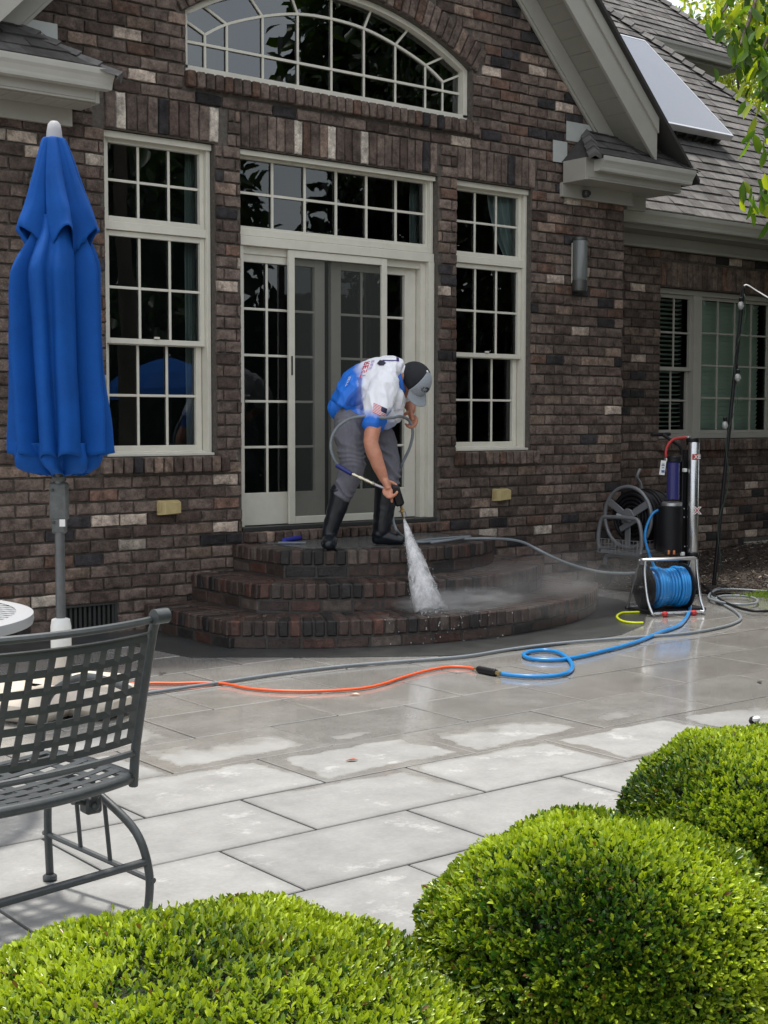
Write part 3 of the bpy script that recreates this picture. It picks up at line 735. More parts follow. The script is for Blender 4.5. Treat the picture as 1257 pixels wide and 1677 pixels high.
def ret_roof(xh,xw,xe,sgn,name):   # xh hip corner at the eave, xw hip at the wall, xe far end
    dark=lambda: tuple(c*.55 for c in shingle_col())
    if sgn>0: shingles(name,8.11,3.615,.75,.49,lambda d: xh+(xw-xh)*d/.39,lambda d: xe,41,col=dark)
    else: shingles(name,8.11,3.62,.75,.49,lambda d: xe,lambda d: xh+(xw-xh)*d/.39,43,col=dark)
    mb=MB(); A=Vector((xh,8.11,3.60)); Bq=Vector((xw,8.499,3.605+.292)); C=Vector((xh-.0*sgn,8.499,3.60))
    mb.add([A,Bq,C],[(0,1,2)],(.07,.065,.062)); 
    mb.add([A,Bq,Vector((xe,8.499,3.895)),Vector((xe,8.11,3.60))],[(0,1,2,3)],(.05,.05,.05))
    mb.build('return_roof_side',M['shingle'],house)
    caps('hip_ridge',Bq,A+Vector((0,0,.01)),house,w_=.055)
ret_roof(8.66,8.97,10.0,1,'return_roof'); ret_roof(4.22,3.80,2.9,-1,'return_roof')
M['flash']=mat('flashing sheet',(.42,.44,.42),rough=.45,var=.05)
mb=MB()
def wquad(px0,py0,px1,py1,t=.004):
    a=W(px0,py0,8.495); b=W(px1,py1,8.495); mb.box(a.x,b.x,8.494-t,8.4945,min(a.z,b.z),max(a.z,b.z))
wquad(927,198,985,240); wquad(905,229,927.5,268,.005); mb.build('step_flashing',M['flash'],house); mb=MB(); wquad(15,25,94,95,.003)
mb.build('step_flashing',M['flash'],house)

# ------------------------------------------------------------------ curved brick steps
SX=6.36
steps=thing('brick_steps','wet dark brick steps, three curved tiers up to the patio doors','steps',(SX,7.6,0))
def step_path(hw,yc,yf,off=0.0):
    s=yc-yf; R=(hw*hw+s*s)/(2*s); cy=yf+R; a0=math.asin(hw/R); pts=[(SX-hw+off,8.5),(SX-hw+off,yc+off*.4)]
    R2=R-off; a1=math.asin(min(.999,(hw-off)/R2))
    for i in range(1,40):
        a=-a1+2*a1*i/40; pts.append((SX+R2*sin(a),cy-R2*cos(a)))
    pts += [(SX+hw-off,yc+off*.4),(SX+hw-off,8.5)]
    return [Vector((a,b,0)) for a,b in pts]
def along(path,step_len,g0=0):
    L=[0]
    for a,b in zip(path,path[1:]): L.append(L[-1]+(b-a).length)
    n=max(1,round(L[-1]/step_len)); sl=L[-1]/n; out=[]
    j=0
    for i in range(n):
        t=(i+.5)*sl
        while j<len(L)-2 and L[j+1]<t: j+=1
        u=(t-L[j])/(L[j+1]-L[j]); p=path[j].lerp(path[j+1],u); d=(path[j+1]-path[j]).normalized(); out.append((p,d,sl))
    return out
def wet_col():
    t=random.random(); f=random.uniform(.7,1.25)
    if t<.10: return (.10*f,.045*f,.032*f)
    if t<.28: return (.022*f,.019*f,.019*f)
    if t<.34: return (.11*f,.085*f,.07*f)
    return (.072*f,.046*f,.037*f)
tiers=[(1.69,7.46,6.74,0,.18),(1.32,7.68,7.11,.18,.365),(.98,7.86,7.44,.365,.55)]
for ti,(hw,yc,yf,z0,z1) in enumerate(tiers):
    mb=MB()
    for p,d,sl in along(step_path(hw,yc,yf),.0765):
        nrm=Vector((-d.y,d.x,0)); c=p+nrm*.10; c.z=z1-.05; q=Matrix.Translation(c)@Matrix((d,nrm,Vector((0,0,1)))).transposed().to_4x4()
        mb.rbox(q,sl-.011,.20,.098,.009,wet_col(),.0025)
    if ti<2:
        for p,d,sl in along(step_path(hw-.21,yc+.08,yf+.21),.0765):
            nrm=Vector((-d.y,d.x,0)); c=p+nrm*.10; c.z=z1-.053; q=Matrix.Translation(c)@Matrix((d,nrm,Vector((0,0,1)))).transposed().to_4x4()
            mb.rbox(q,sl-.011,.20,.098,.008,wet_col(),.0025)
    for p,d,sl in along(step_path(hw-.012,yc+.005,yf+.012),.2115):
        nrm=Vector((-d.y,d.x,0)); c=p+nrm*.05; c.z=(z0+z1-.1)/2-.002; q=Matrix.Translation(c)@Matrix((d,nrm,Vector((0,0,1)))).transposed().to_4x4()
        mb.rbox(q,sl-.010,.10,z1-.1-z0-.010,.008,wet_col(),.0025)
    o=mb.build('step_tier',M['wetbrick'],steps)
    mb=MB(); pa=step_path(hw-.014,yc+.006,yf+.014); n=len(pa)
    mb.add([(p.x,p.y,z0-.01) for p in pa]+[(p.x,p.y,z1-.009) for p in pa],[tuple(range(n,2*n))]+[(i,(i+1)%n,(i+1)%n+n,i+n) for i in range(n-1)])
    mb.build('mortar_core',M['wetmortar'],o)
M['slate']=mat('landing slate',(.10,.105,.105),rough=.22,var=.35,vscale=4,bump=.15,bscale=40)
mb=MB(); pa=step_path(.77,7.94,7.65); pa[0].y=8.44; pa[-1].y=8.44; n=len(pa)
mb.add([(p.x,p.y,.5535) for p in pa]+[(p.x,p.y,.53) for p in pa],[tuple(range(n-1,-1,-1))]+[(i,(i+1)%n,(i+1)%n+n,i+n) for i in range(n-1)])
mb.build('landing_slab',M['slate'],steps)

# ------------------------------------------------------------------ small things on the wall
M['tan']=mat('tan plastic',(.45,.36,.17),rough=.5,var=.12,vscale=15)
for (px,py),lb in (((273,831),'tan plastic outlet cover below the tall window left of the doors'),((817,810),'tan plastic outlet cover below the window right of the doors')):
    c=W(px,py,8.5); mb=MB()
    mb.prism([(-.08,-.05),(.08,-.05),(.08,.05),(-.08,.05)],-.02,.0,Matrix.Translation(c))
    pr=MB(); vs=[(-.08,-.02,-.05),(.08,-.02,-.05),(.08,-.02,.05),(-.08,-.02,.05),(-.045,-.065,-.045),(.075,-.065,-.038),(.075,-.065,.036),(-.045,-.065,.043)]
    mb.add([c+Vector(v) for v in vs],[(0,1,5,4),(1,2,6,5),(2,3,7,6),(3,0,4,7),(4,5,6,7)])
    for i in range(5): mb.box(c.x-.083,c.x-.079,c.y-.06+i*.012,c.y-.054+i*.012,c.z-.03,c.z+.04)
    tag(mb.build('outlet_cover',M['tan'],bevel=.004),lb,'outlet cover','outlet covers on the brick wall')
M['lampmetal']=mat('brushed lamp metal',(.10,.105,.10),rough=.4,metal=.6,var=.1)
M['frost']=mat('frosted lamp glass',(.12,.13,.125),rough=.3,var=.12,vscale=60,stretch=(1,1,.1),coat=.4)
def lantern(x,lb):
    t=thing('wall_lantern',lb,'wall lamp',(x,8.5,2.52),'wall lanterns beside the windows')
    mb=MB(); mb.box(x-.045,x+.075,8.485,8.4985,2.60,2.94); mb.build('back_plate',M['cream'],t,bevel=.003)
    mb=MB(); Mx=Matrix.Translation((x-.01,8.43,0)); mb.lathe([(.062,2.62),(.064,2.64),(.064,2.95),(.060,2.955)],Mx,24); mb.build('glass_shade',M['frost'],t,smooth=False,autos=True)
    mb=MB(); mb.lathe([(.03,2.525),(.062,2.53),(.066,2.56),(.066,2.618),(.05,2.62)],Mx,24); mb.build('lamp_base',M['lampmetal'],t,autos=True); mb=MB(); mb.box(x-.03,x+.01,8.44,8.486,2.66,2.70); mb.build('lamp_bracket',M['lampmetal'],t); mb=MB(); mb.lathe([(.066,2.955),(.067,2.98),(.02,2.985)],Mx,24); mb.build('lamp_cap',M['lampmetal'],t,autos=True)
    #(x-.03,x+.01,8.44,8.486,2.66,2.70); mb.build('lamp_cap',M['lampmetal'],t,autos=True)
lantern(8.845,'clear glass cylinder wall lantern under the right eave')
lantern(3.93,'glass cylinder wall lantern mostly hidden behind the blue umbrella')
c=W(955,318,8.46); mb=MB(); mb.rbox(Matrix.Translation(c+Vector((0,-.03,.0))),.055,.06,.06,.012); mb.lathe([(.018,0),(.02,.012),(.012,.014)],Matrix.Translation(c+Vector((0,-.06,0)))@Matrix.Rotation(pi/2,4,'X'),16)
tag(mb.build('security_camera',M['darkmetal'],bevel=.002),'small black security camera under the right eave return','camera')

# ------------------------------------------------------------------ solar panel on the wing roof
sp=thing('solar_panel','pale glossy panel propped on the grey shingle roof','solar panel',(12.2,10.6,5.2))
def RP(x,dy,h): return Vector((x,8.80+dy-h*.7071,ZE+.02+dy+h*.7071))
def rdy(px,py,h):   # run behind the eave of the point seen at that pixel, at height h above the slope
    d=ray(px,py); k=ZE+.02-8.80+h*1.4142; t=(k-EYE)/(d.z-d.y); r=CAM+d*t; return r.x,r.y-8.80+h*.7071
x1,d0=rdy(1197,220,.17); x0,_=rdy(1072,195,.17); _,d1=rdy(1053,67,.17)
def rslab(mb,xa,xb,da,db,ha,hb):
    vs=[RP(x,d,h) for h in (ha,hb) for d in (da,db) for x in (xa,xb)]
    mb.add(vs,[(0,2,3,1),(4,5,7,6),(0,1,5,4),(2,6,7,3),(0,4,6,2),(1,3,7,5)])
M['panel']=mat('panel glazing',(.09,.10,.12),rough=.2,metal=0,coat=.35,var=.06,vscale=2)
M['alu']=mat('aluminium',(.55,.56,.57),rough=.35,metal=.8)
mb=MB(); rslab(mb,x0,x1,d0,d1,.15,.17); mb.build('panel_glass',M['panel'],sp)
mb=MB(); 
for a,b,c_,d_ in ((x0-.02,x0,d0-.02,d1+.02),(x1,x1+.02,d0-.02,d1+.02),(x0,x1,d0-.02,d0),(x0,x1,d1,d1+.02)): rslab(mb,a,b,c_,d_,.10,.172)
mb.build('panel_frame',M['alu'],sp)
mb=MB(); rslab(mb,x0+.05,x1-.05,d1-.2,d1-.16,.0,.10); mb.build('panel_mount',M['darkmetal'],sp); mb=MB(); rslab(mb,x0+.05,x1-.05,d0+.02,d0+.06,.03,.10)
for i in range(7): rslab(mb,x0+.1+i*(x1-x0-.25)/6,x0+.14+i*(x1-x0-.25)/6,d0-.0,d0+.5,.0,.12)
mb.build('panel_mount',M['darkmetal'],sp)

# ------------------------------------------------------------------ blue patio umbrella
UD=6.85; UC=P(95,700,UD); ux,uy=UC.x,UC.y
ub=thing('patio_umbrella','closed blue patio umbrella standing at the left in front of the brick wall','umbrella',(ux,uy,0))
M['blue']=mat('blue canvas',(.003,.068,.30),rough=.75,var=.14,vscale=5,bump=.12,bscale=30,spec=.2)
M['poleg']=mat('grey umbrella pole',(.13,.135,.14),rough=.45,metal=.5,var=.15,vscale=20)
M['bracket']=mat('cast grey bracket',(.11,.115,.115),rough=.6,metal=.2,var=.3,vscale=25)
M['beige']=mat('beige resin base',(.58,.52,.44),rough=.6,var=.1,vscale=12,bump=.1)
M['white']=mat('white plastic',(.75,.75,.73),rough=.45)
M['finial']=mat('grey finial',(.40,.40,.42),rough=.5)
def uz(py): return EYE+(698-py)/F_PX*UD*1.004
def uw(px): return px/F_PX*UD
def pleat(name,rows,nf,amp,ph,mtl,seed,lowjag=0,nth=176):
    # rows: (py, left px, right px) silhouette; folds deepen downwards
    mb=MB(); vs=[];fs=[]; R=[]
    prow=[Vector((py,l,r)) for py,l,r in rows]; prow=crv(prow,5); m=len(prow)
    rr=random.Random(seed); fa=[rr.uniform(.6,1.3) for _ in range(nf)]; fp=[rr.uniform(-.18,.18) for _ in range(nf)]
    for j,q in enumerate(prow):
        t=j/(m-1); cx=(q.y+q.z)/2-95; hw=(q.z-q.y)/2
        for i in range(nth):
            th=2*pi*i/nth; k=th*nf/(2*pi); ki=int(k)%nf; fr=k-int(k)
            fq=fr**(1.9 if ki%3 else .55); s_=math.sin(pi*fq)**.8
            a=amp*(.25+.75*t**.7)*fa[ki]
            r=uw(hw)*(1-a*(1-s_)) ; r*=1+.025*math.sin(3*th+t*5+seed)+.035*(1-2*abs(noise.noise(Vector((cos(th)*5,sin(th)*5,t*2.2+seed)))))*(1-.4*t)-.02+.05*(noise.noise(Vector((cos(th)*2,sin(th)*2,t*5+seed)))) *t
            tt=th+ph+fp[ki]*.3+ .10*math.sin(t*3+ki)
            z=uz(q.x)
            if lowjag and t>.8: z-= lowjag*((t-.8)/.2)*(1-s_)*rr.uniform(.9,1.1)
            c=Vector((ux,uy,0))+rt0*uw(cx)
            vs.append((c.x+r*cos(tt),c.y+r*sin(tt),z))
    for j in range(m-1):
        for i in range(nth): fs.append((j*nth+i,j*nth+(i+1)%nth,(j+1)*nth+(i+1)%nth,(j+1)*nth+i))
    mb.add(vs,fs); o=mb.build(name,mtl,ub,smooth=True); s_=o.modifiers.new('s','SOLIDIFY'); s_.thickness=.003; return o
pleat('canopy',[(372,62,134),(398,54,146),(425,38,158),(448,23,165),(475,14,168),(540,14,170),(620,13,174),(700,12,184),(752,12,188)],10,.62,.35,M['blue'],3,.03)
pleat('vent_flap',[(247,78,110),(250,75,113),(280,66,125),(327,53,142),(365,42,157),(392,34,166)],7,.50,.2,M['blue'],8,.13)
pleat('canopy_hem',[(735,26,168),(760,24,168),(775,30,160),(783,45,150)],9,.50,.9,M['blue'],5,.02)
mb=MB(); U0=Matrix.Translation((ux,uy,0)); mb.lathe([(.040,uz(249)),(.036,uz(235)),(.030,uz(224)),(.018,uz(219)),(.0,uz(218))],U0,20); mb.build('finial',M['finial'],ub,smooth=False,autos=True)
mb=MB(); mb.lathe([(.024,.3),(.024,2.6)],U0,20); mb.build('pole',M['poleg'],ub,autos=True)
mb=MB()
for (a,b,wd,dp) in ((788,800,.064,.05),(800,862,.088,.055),(858,884,.068,.052)):
    c=Vector((ux,uy,(uz(a)+uz(b))/2)); mb.rbox(Matrix.Translation(c)@Matrix.Rotation(-YAW,4,'Z'),wd,dp,uz(a)-uz(b),.008)
bk=mb.build('crank_housing',M['bracket'],ub,bevel=.003)
c=Vector((ux,uy,uz(866)))-Vector((fw.x,fw.y,0))*.028+rt0*.02; mb=MB(); mb.rbox(Matrix.Translation(c)@Matrix.Rotation(-YAW,4,'Z'),.028,.002,.035,.0005); mb.build('sticker',M['white'],bk)
for px_,py_ in ((86,812),(111,806),(88,865)):
    mb=MB(); c=Vector((ux,uy,uz(py_)))+rt0*uw(px_-95)-Vector((fw.x,fw.y,0))*.03; mb.lathe([(.007,0),(.007,.012),(.0,.013)],Matrix.Translation(c)@Matrix.Rotation(-YAW,4,'Z')@Matrix.Rotation(pi/2,4,'X'),10)
    mb.build('bolt',M['darkmetal'],bk)
mb=MB(); mb.lathe([(.044,.30),(.05,.31),(.05,.42),(.044,.455),(.026,.462)],U0,28); mb.build('base_collar',M['white'],ub,autos=True)
mb=MB(); mb.lathe([(.065,.06),(.05,.16),(.042,.30)],U0,24); 
for i in range(4):
    a=i*pi/2+.5; c=Vector((ux+.20*cos(a),uy+.20*sin(a),.075)); mb.rbox(Matrix.Translation(c)@Matrix.Rotation(a,4,'Z'),.36,.34,.13,.045)
bs=mb.build('umbrella_base',M['beige'],ub,autos=True)

# ------------------------------------------------------------------ wrought iron chair and table
M['iron']=mat('grey wrought iron',(.075,.082,.085),rough=.42,metal=.35,var=.12,vscale=40,bump=.05)
ca,cb_=.9882,.1534
def CH(x,y,z): return Vector((1.891+x*ca-y*cb_, 3.51+x*cb_+y*ca, z))
CW=.64
ch=thing('patio_chair','dark grey wrought iron patio chair with woven lattice back at left','chair',CH(-CW/2,.2,0))
def back_pt(u,z):     # u across 0..1 (1 = right), leaning and curved
    x=-CW+CW*u; bow=.055*(1-(2*u-1)**2); crown=0.02*(1-(2*u-1)**2)
    lean=-.17*max(0,(z-.42)/.48)**1.15
    x-=.05*u*max(0,(z-.42)/.48)
    return CH(x,lean-bow*min(1,(z-.36)/.2)+.0,z-crown*max(0,(z-.6)/.3)*-0+0)
def bent_strap(mb,pts,w_,t,flat):
    mb.tube(pts,[(w_/2,t/2)]*len(pts),seg=8,flat=flat)
def strip(mb,pts,wv,th=.003):      # flat ribbon: pts centre line, wv(list) half-width vector, th thickness normal
    vs=[];n=len(pts)
    for i,p in enumerate(pts):
        d=(pts[min(i+1,n-1)]-pts[max(i-1,0)]).normalized(); nn=d.cross(wv[i]).normalized()*th/2
        vs += [p-wv[i]-nn,p+wv[i]-nn,p+wv[i]+nn,p-wv[i]+nn]
    fs=[]
    for i in range(n-1):
        for k in range(4): fs.append((i*4+k,i*4+(k+1)%4,(i+1)*4+(k+1)%4,(i+1)*4+k))
    fs += [(3,2,1,0),((n-1)*4,(n-1)*4+1,(n-1)*4+2,(n-1)*4+3)]
    mb.add(vs,fs)
mb=MB(); nu=11; nz=6
zb,zt_=.545,.845
for i in range(nu):
    u=.055+.89*i/(nu-1); pts=[back_pt(u,zb+(zt_-zb)*k/10)+CH(0,.0006*(-1)**k,0)-CH(0,0,0) for k in range(11)]
    strip(mb,pts,[CH(.0102,0,0)-CH(0,0,0)]*11)
for j in range(nz+1):
    z=zb+(zt_-zb)*j/nz; pts=[back_pt(.04+.92*k/24,z) for k in range(25)]; strip(mb,pts,[Vector((0,0,.0100))]*25,.004)
mb.build('back_lattice',M['iron'],ch)
for u in (0,1):
    mb=MB(); mb.tube(crv([CH(-CW+CW*u,0,.40)]+[back_pt(u,.42+.075*k)for k in range(1,7)]+[back_pt(u,.90)+CH(0,-.012,.006)-CH(0,0,0)],3),.0135,10)
    e=back_pt(u,.905)+CH(0,-.02,0)-CH(0,0,0)
    mb.tube([e-(rt0*0)+CH(-.022,0,0)-CH(0,0,0),e+CH(.022,0,0)-CH(0,0,0)],.021,14)
    mb.build('back_post',M['iron'],ch,smooth=False,autos=True)
mb=MB(); mb.tube([back_pt(k/20,.895) for k in range(21)],.0105,8); mb.build('back_rail',M['iron'],ch,autos=True); mb=MB(); mb.tube([back_pt(k/20,.858) for k in range(21)],(.004),6); mb.build('back_rail',M['iron'],ch,autos=True); mb=MB()
mb.tube([back_pt(k/20,.50) for k in range(21)],.010,8); mb.build('back_rail',M['iron'],ch,autos=True)
# seat
def seat_pt(u,v):  # u across, v 0 rear .. 1 front
    x=-CW+CW*u; wd=1+.06*math.sin(pi*v); x=-CW/2+(x+CW/2)*wd; bow=-.05*(1-(2*u-1)**2)*(1-v); dip=-.02*math.sin(pi*u)*math.sin(pi*min(1,v)); z=.432+dip-(.05*max(0,v-.85)/.15 if v>.85 else 0)
    return CH(x,bow+.48*v,z)
mb=MB(); 
for i in range(10):
    u=.03+.94*i/9; pts=[seat_pt(u,k/16) for k in range(17)]; strip(mb,pts,[CH(.0145,0,0)-CH(0,0,0)]*17)
for j in range(9):
    v=.02+.96*j/8; pts=[seat_pt(.01+.98*k/20,v)+Vector((0,0,.002)) for k in range(21)]; strip(mb,pts,[CH(0,.0145,0)-CH(0,0,0)]*21)
mb.build('seat',M['iron'],ch)
mb=MB(); rim=[seat_pt(k/12,0) for k in range(13)]+[seat_pt(1,k/10) for k in range(1,11)]+[seat_pt(1-k/12,1) for k in range(1,13)]+[seat_pt(0,1-k/10) for k in range(1,10)]
mb.tube([p-Vector((0,0,.008)) for p in rim],.016,8,closed=True); mb.build('seat_rim',M['iron'],ch,smooth=True)
for u in (0,1):
    x=-CW+CW*u; sx=1 if u else -1
    mb=MB(); mb.tube(crv([back_pt(u,.66),CH(x+sx*.03,.10,.67),CH(x+sx*.045,.30,.665),CH(x+sx*.03,.44,.60),CH(x+sx*.01,.455,.52),CH(x,.46,.42)],6),.012,8); mb.build('armrest',M['iron'],ch,smooth=True)
    xf=x+sx*.05; xr=x+sx*.085
    mb=MB(); mb.tube(crv([CH(x+sx*.0,.40,.345),CH(x+sx*.02,.30,.36),CH(x+sx*.03,.2,.33),CH(x+sx*.06,.07,.24),CH(xr-sx*.005,.035,.12),CH(xr,.05,.0)],7),.0125,10); mb.build('leg',M['iron'],ch,smooth=True)
    mb=MB(); mb.tube(crv([CH(x+sx*.0,.36,.355),CH(xf-sx*.01,.47,.33),CH(xf,.50,.2),CH(xf+sx*.005,.50,.02)],7),.0125,10); mb.lathe([(.013,0.002),(.022,.004),(.022,.016),(.014,.022)],Matrix.Translation(CH(xf+sx*.005,.50,0)),14); mb.build('leg',M['iron'],ch,smooth=True)
    mb=MB(); A,B=CH(xf,.52,.15),CH(xr,.02,.10); mb.tube([A,B],.009,8)
    for t_,zt2 in ((.35,.352),(.62,.325)): q_=A.lerp(B,t_); top=CH(x+sx*(.02+.04*t_),.50-.48*t_,zt2); mb.tube([q_,top],.007,8)
    mb.build('side_rail',M['iron'],ch,autos=True)
mb=MB(); mb.tube([CH(-CW-.08,.04,.155),CH(.08,.04,.155)],.012,10); mb.build('stretcher',M['iron'],ch,autos=True); mb=MB(); mb.tube([CH(-CW,.30,.355),CH(0,.30,.355)],.012,8); mb.build('stretcher',M['iron'],ch,autos=True)
mb=MB(); c=CH(-.045,.14,.33); mb.rbox(Matrix.Translation(c),.05,.05,.05,.006); mb.lathe([(.014,0),(.014,.05),(.0,.052)],Matrix.Translation(c+Vector((0,0,.02))),12); mb.lathe([(.012,0),(.012,.035),(.006,.04)],Matrix.Translation(c)@Matrix.Rotation(pi/2,4,'X'),12)
mb.tube([seat_pt(.88,.12)-Vector((0,0,.02)),c],.009,8); mb.tube(crv([seat_pt(.78,.1)-Vector((0,0,.02)),CH(-.12,.12,.355),CH(-.09,.13,.345),c],5),.007,8); mb.build('spring_mount',M['iron'],ch,autos=True)
# table
tc_=Vector((1.655,5.11,0)); tb=thing('patio_table','round grey metal patio table with lattice top at the left edge','table',tc_)
M['tabletop']=mat('pale grey table paint',(.40,.41,.42),rough=.4,metal=.1)
mb=MB(); TT=Matrix.Translation(tc_); R_=.61
mb.lathe([(R_-.055,.705),(R_,.685),(R_+.004,.70),(R_+.002,.722),(R_-.03,.73),(R_-.06,.726)],TT,72)
mb.f=[f for f in mb.f if len(f)==4]
mb.build('table_rim',M['tabletop'],tb,smooth=False,autos=True)
mb=MB(); k=-13
for k in range(-13,14):
    o_=k*.0435; h_=sqrt(max(0,(R_-.05)**2-o_*o_))
    if h_>.02: mb.box(-h_,h_,o_-.0095,o_+.0095,.716,.720,None,TT@Matrix.Rotation(.5,4,'Z')); mb.box(o_-.0095,o_+.0095,-h_,h_,.7201,.7235,None,TT@Matrix.Rotation(.5,4,'Z'))
mb.build('table_lattice',M['tabletop'],tb)
for i in range(3):
    a=2*pi*i/3+1.9; mb=MB(); d=Vector((cos(a),sin(a),0)); mb.tube(crv([tc_+d*.45+Vector((0,0,.70)),tc_+d*.2+Vector((0,0,.5)),tc_+d*.12+Vector((0,0,.3)),tc_+d*.3+Vector((0,0,.1)),tc_+d*.42+Vector((0,0,.0))],6),.014,8); mb.build('leg',M['iron'],tb,smooth=True)

# ------------------------------------------------------------------ hose reel with blue hose
M['bluehose']=mat('blue hose rubber',(.012,.20,.52),rough=.32,var=.06,vscale=30)
M['chrome']=mat('steel tube',(.55,.56,.57),rough=.25,metal=.95,var=.05)
M['black']=mat('black plastic',(.008,.008,.010),rough=.45,spec=.3)
M['greym']=mat('grey painted steel tube',(.20,.205,.215),rough=.4,metal=.2,var=.06)
M['red']=mat('red plastic',(.42,.03,.03),rough=.45)
g0=G(1092,1004,0); 
ax=Vector((math.sin(radians(110)),math.cos(radians(110)),0)); bx=Vector((-ax.y,ax.x,0))
reel=thing('hose_reel','steel framed hose reel wound with bright blue hose on the patio','hose reel',g0)
RM=Matrix((bx,Vector((0,0,1)),ax)).transposed().to_4x4()    # local z -> axis, y -> up
hub=g0+Vector((0,0,.19))+bx*.05
def RL(a,b,z): return g0+ax*a+bx*b+Vector((0,0,z))
for s_ in (-1,1):
    mb=MB(); mb.lathe([(.03,-.006),(.165,-.008),(.172,-.004),(.172,.004),(.165,.008),(.03,.006)],Matrix.Translation(hub+ax*.165*s_)@RM,40); 
    for i in range(5): a=2*pi*i/5; mb.rbox(Matrix.Translation(hub+ax*.165*s_)@RM@Matrix.Rotation(a,4,'Z')@Matrix.Translation((.09,0,.01*s_)),.11,.03,.012,.003)
    mb.build('reel_flange',M['black'],reel,autos=True)
mb=MB(); pts=[]
for lay,R_ in ((0,.115),(1,.133)):
    N=13
    for i in range(N*20+1):
        t=i/(N*20); x=(-.15+.30*t) if lay==0 else (.15-.26*t)
        r=R_+.004*math.sin(i*.11+lay)+(.01*math.sin(t*9) if lay else 0); a=2*pi*t*N; pts.append(hub+ax*(x+.008*math.sin(i*.031))+bx*r*cos(a)+Vector((0,0,r*sin(a))))
mb.tube(pts,.0125,8); mb.build('wound_hose',M['bluehose'],reel,smooth=True)
mb=MB()
for s_ in (-1,1):
    x=.215*s_; mb.tube(crv([RL(x,-.05,.40),RL(x*1.02,-.055,.30),RL(x*1.02,-.10,.12),RL(x,-.16,.03),RL(x*.9,-.16,.02)],6),.011,10)
    mb.tube(crv([RL(x,.03,.40),RL(x,.10,.25),RL(x,.20,.05),RL(x,.21,.02)],5),.010,8)
mb.tube([RL(-.2,-.16,.025),RL(.2,-.16,.025)],.011,8); mb.tube([RL(-.2,.20,.025),RL(.2,.20,.025)],.011,8); mb.tube([RL(-.215,.05,.19),RL(.215,.05,.19)],.012,8)
mb.build('reel_frame',M['chrome'],reel,autos=True)
mb=MB(); mb.rbox(Matrix.Translation(RL(0,-.01,.405))@Matrix.Rotation(math.atan2(ax.y,ax.x),4,'Z'),.46,.055,.022,.010); mb.build('carry_handle',M['alu'],reel,autos=True)
for s_ in (-1,1):
    mb=MB(); mb.rbox(Matrix.Translation(RL(.12*s_,-.18,.02)),.045,.04,.04,.012); mb.build('foot',M['red'],reel)
mb=MB(); mb.box(-.27,.27,-.02,.25,.008,.03,None,Matrix.Translation(RL(.05,0,0))@Matrix.Rotation(math.atan2(ax.y,ax.x),4,'Z')); mb.build('reel_base_plate',M['black'],reel,bevel=.003)

# ------------------------------------------------------------------ grey hose cart against the wall corner
D2=12.05
def Q(px,py,dd=0): return P(px,py,D2+dd)
cart=thing('hose_cart','grey tubular hose cart with a spoked wheel beside the wall corner','hose cart',Vector((Q(1030,900).x,Q(1030,900).y,0)))
X_=Vector((1,0,0)); cc=Q(1028,847); CM=Matrix((Vector((0,1,0)),Vector((0,0,1)),X_)).transposed().to_4x4()
mb=MB(); n=40; R_=.262
mb.tube([cc+Vector((0,cos(2*pi*i/n)*R_,sin(2*pi*i/n)*R_)) for i in range(n)],.0155,10,closed=True)
for a in (radians(150),radians(30),radians(270)):
    mb.rbox(Matrix.Translation(cc+Vector((0,cos(a)*.145,sin(a)*.145)))@Matrix.Rotation(a,4,'X'),.012,.24,.062,.004)
mb.lathe([(.07,-.012),(.075,0),(.07,.012)],Matrix.Translation(cc)@CM,20); wh=mb.build('spoked_wheel',M['greym'],cart,autos=True)
mb=MB(); mb.tube([cc+Vector((-.09,.05,.02)),cc+Vector((-.03,-.06,-.03))],.02,10); mb.tube([cc+Vector((-.02,0,0)),cc+Vector((-.09,.05,.02))],.012,8); mb.rbox(Matrix.Translation(cc+Vector((-.03,-.03,-.06)))@Matrix.Rotation(-.5,4,'X'),.02,.2,.05,.005); mb.build('crank_handle',M['greym'],wh,autos=True)
mb=MB(); pts=[]
for i in range(11*24):
    t=i/(11*24); R2=.215+.012*math.sin(i*.05); a=2*pi*t*11; pts.append(cc+X_*(.06+.30*t)+Vector((0,cos(a)*R2,sin(a)*R2)))
mb.tube(pts,.016,7)
for R2 in (.09,.125,.16,.195): mb.tube([cc+X_*.05+Vector((0,cos(2*pi*i/30)*R2,sin(2*pi*i/30)*R2)) for i in range(30)],.016,7,closed=True)
mb.build('wound_hose',M['black'],cart,smooth=True)
def CP(x,y,z): return Vector((cc.x+x,cc.y+y,z))
zc=cc.z
mb=MB()
for x in (-.10,.42):
    mb.tube(crv([CP(x,.23,.33),CP(x,.245,.40),CP(x,.235,zc-.10),CP(x,.20,zc-.015),CP(x,.12,zc),CP(x,-.12,zc),CP(x,-.20,zc-.015),CP(x,-.235,zc-.10),CP(x,-.245,.40),CP(x,-.23,.33),CP(x,-.2,.31),CP(x,.2,.31)],4),.017,10)
    mb.tube(crv([CP(x+.05,.22,.02),CP(x+.05,.21,.22),CP(x+.05,.16,.27),CP(x+.05,-.16,.27),CP(x+.05,-.21,.22),CP(x+.05,-.22,.02)],5),.016,8)
for y_ in (-.24,.24): mb.tube([CP(-.10,y_,.33),CP(.42,y_,.33)],.014,8)
mb.build('cart_frame',M['greym'],cart,autos=True)
mb=MB()
for i in range(12): y_=-.22+.04*i; mb.tube([CP(-.13,y_,.30),CP(-.13,y_,.42)],.003,5)
for i in range(14): x=-.13+.05*i; mb.tube([CP(x,-.23,.30),CP(x,-.23,.42)],.003,5); mb.tube([CP(x,-.23,.30),CP(x,.22,.30)],.003,5)
for z in (.30,.34,.38,.42): mb.tube([CP(-.13,.22,z),CP(-.13,-.23,z),CP(.52,-.23,z)],.003,5)
mb.build('wire_basket',M['greym'],cart)
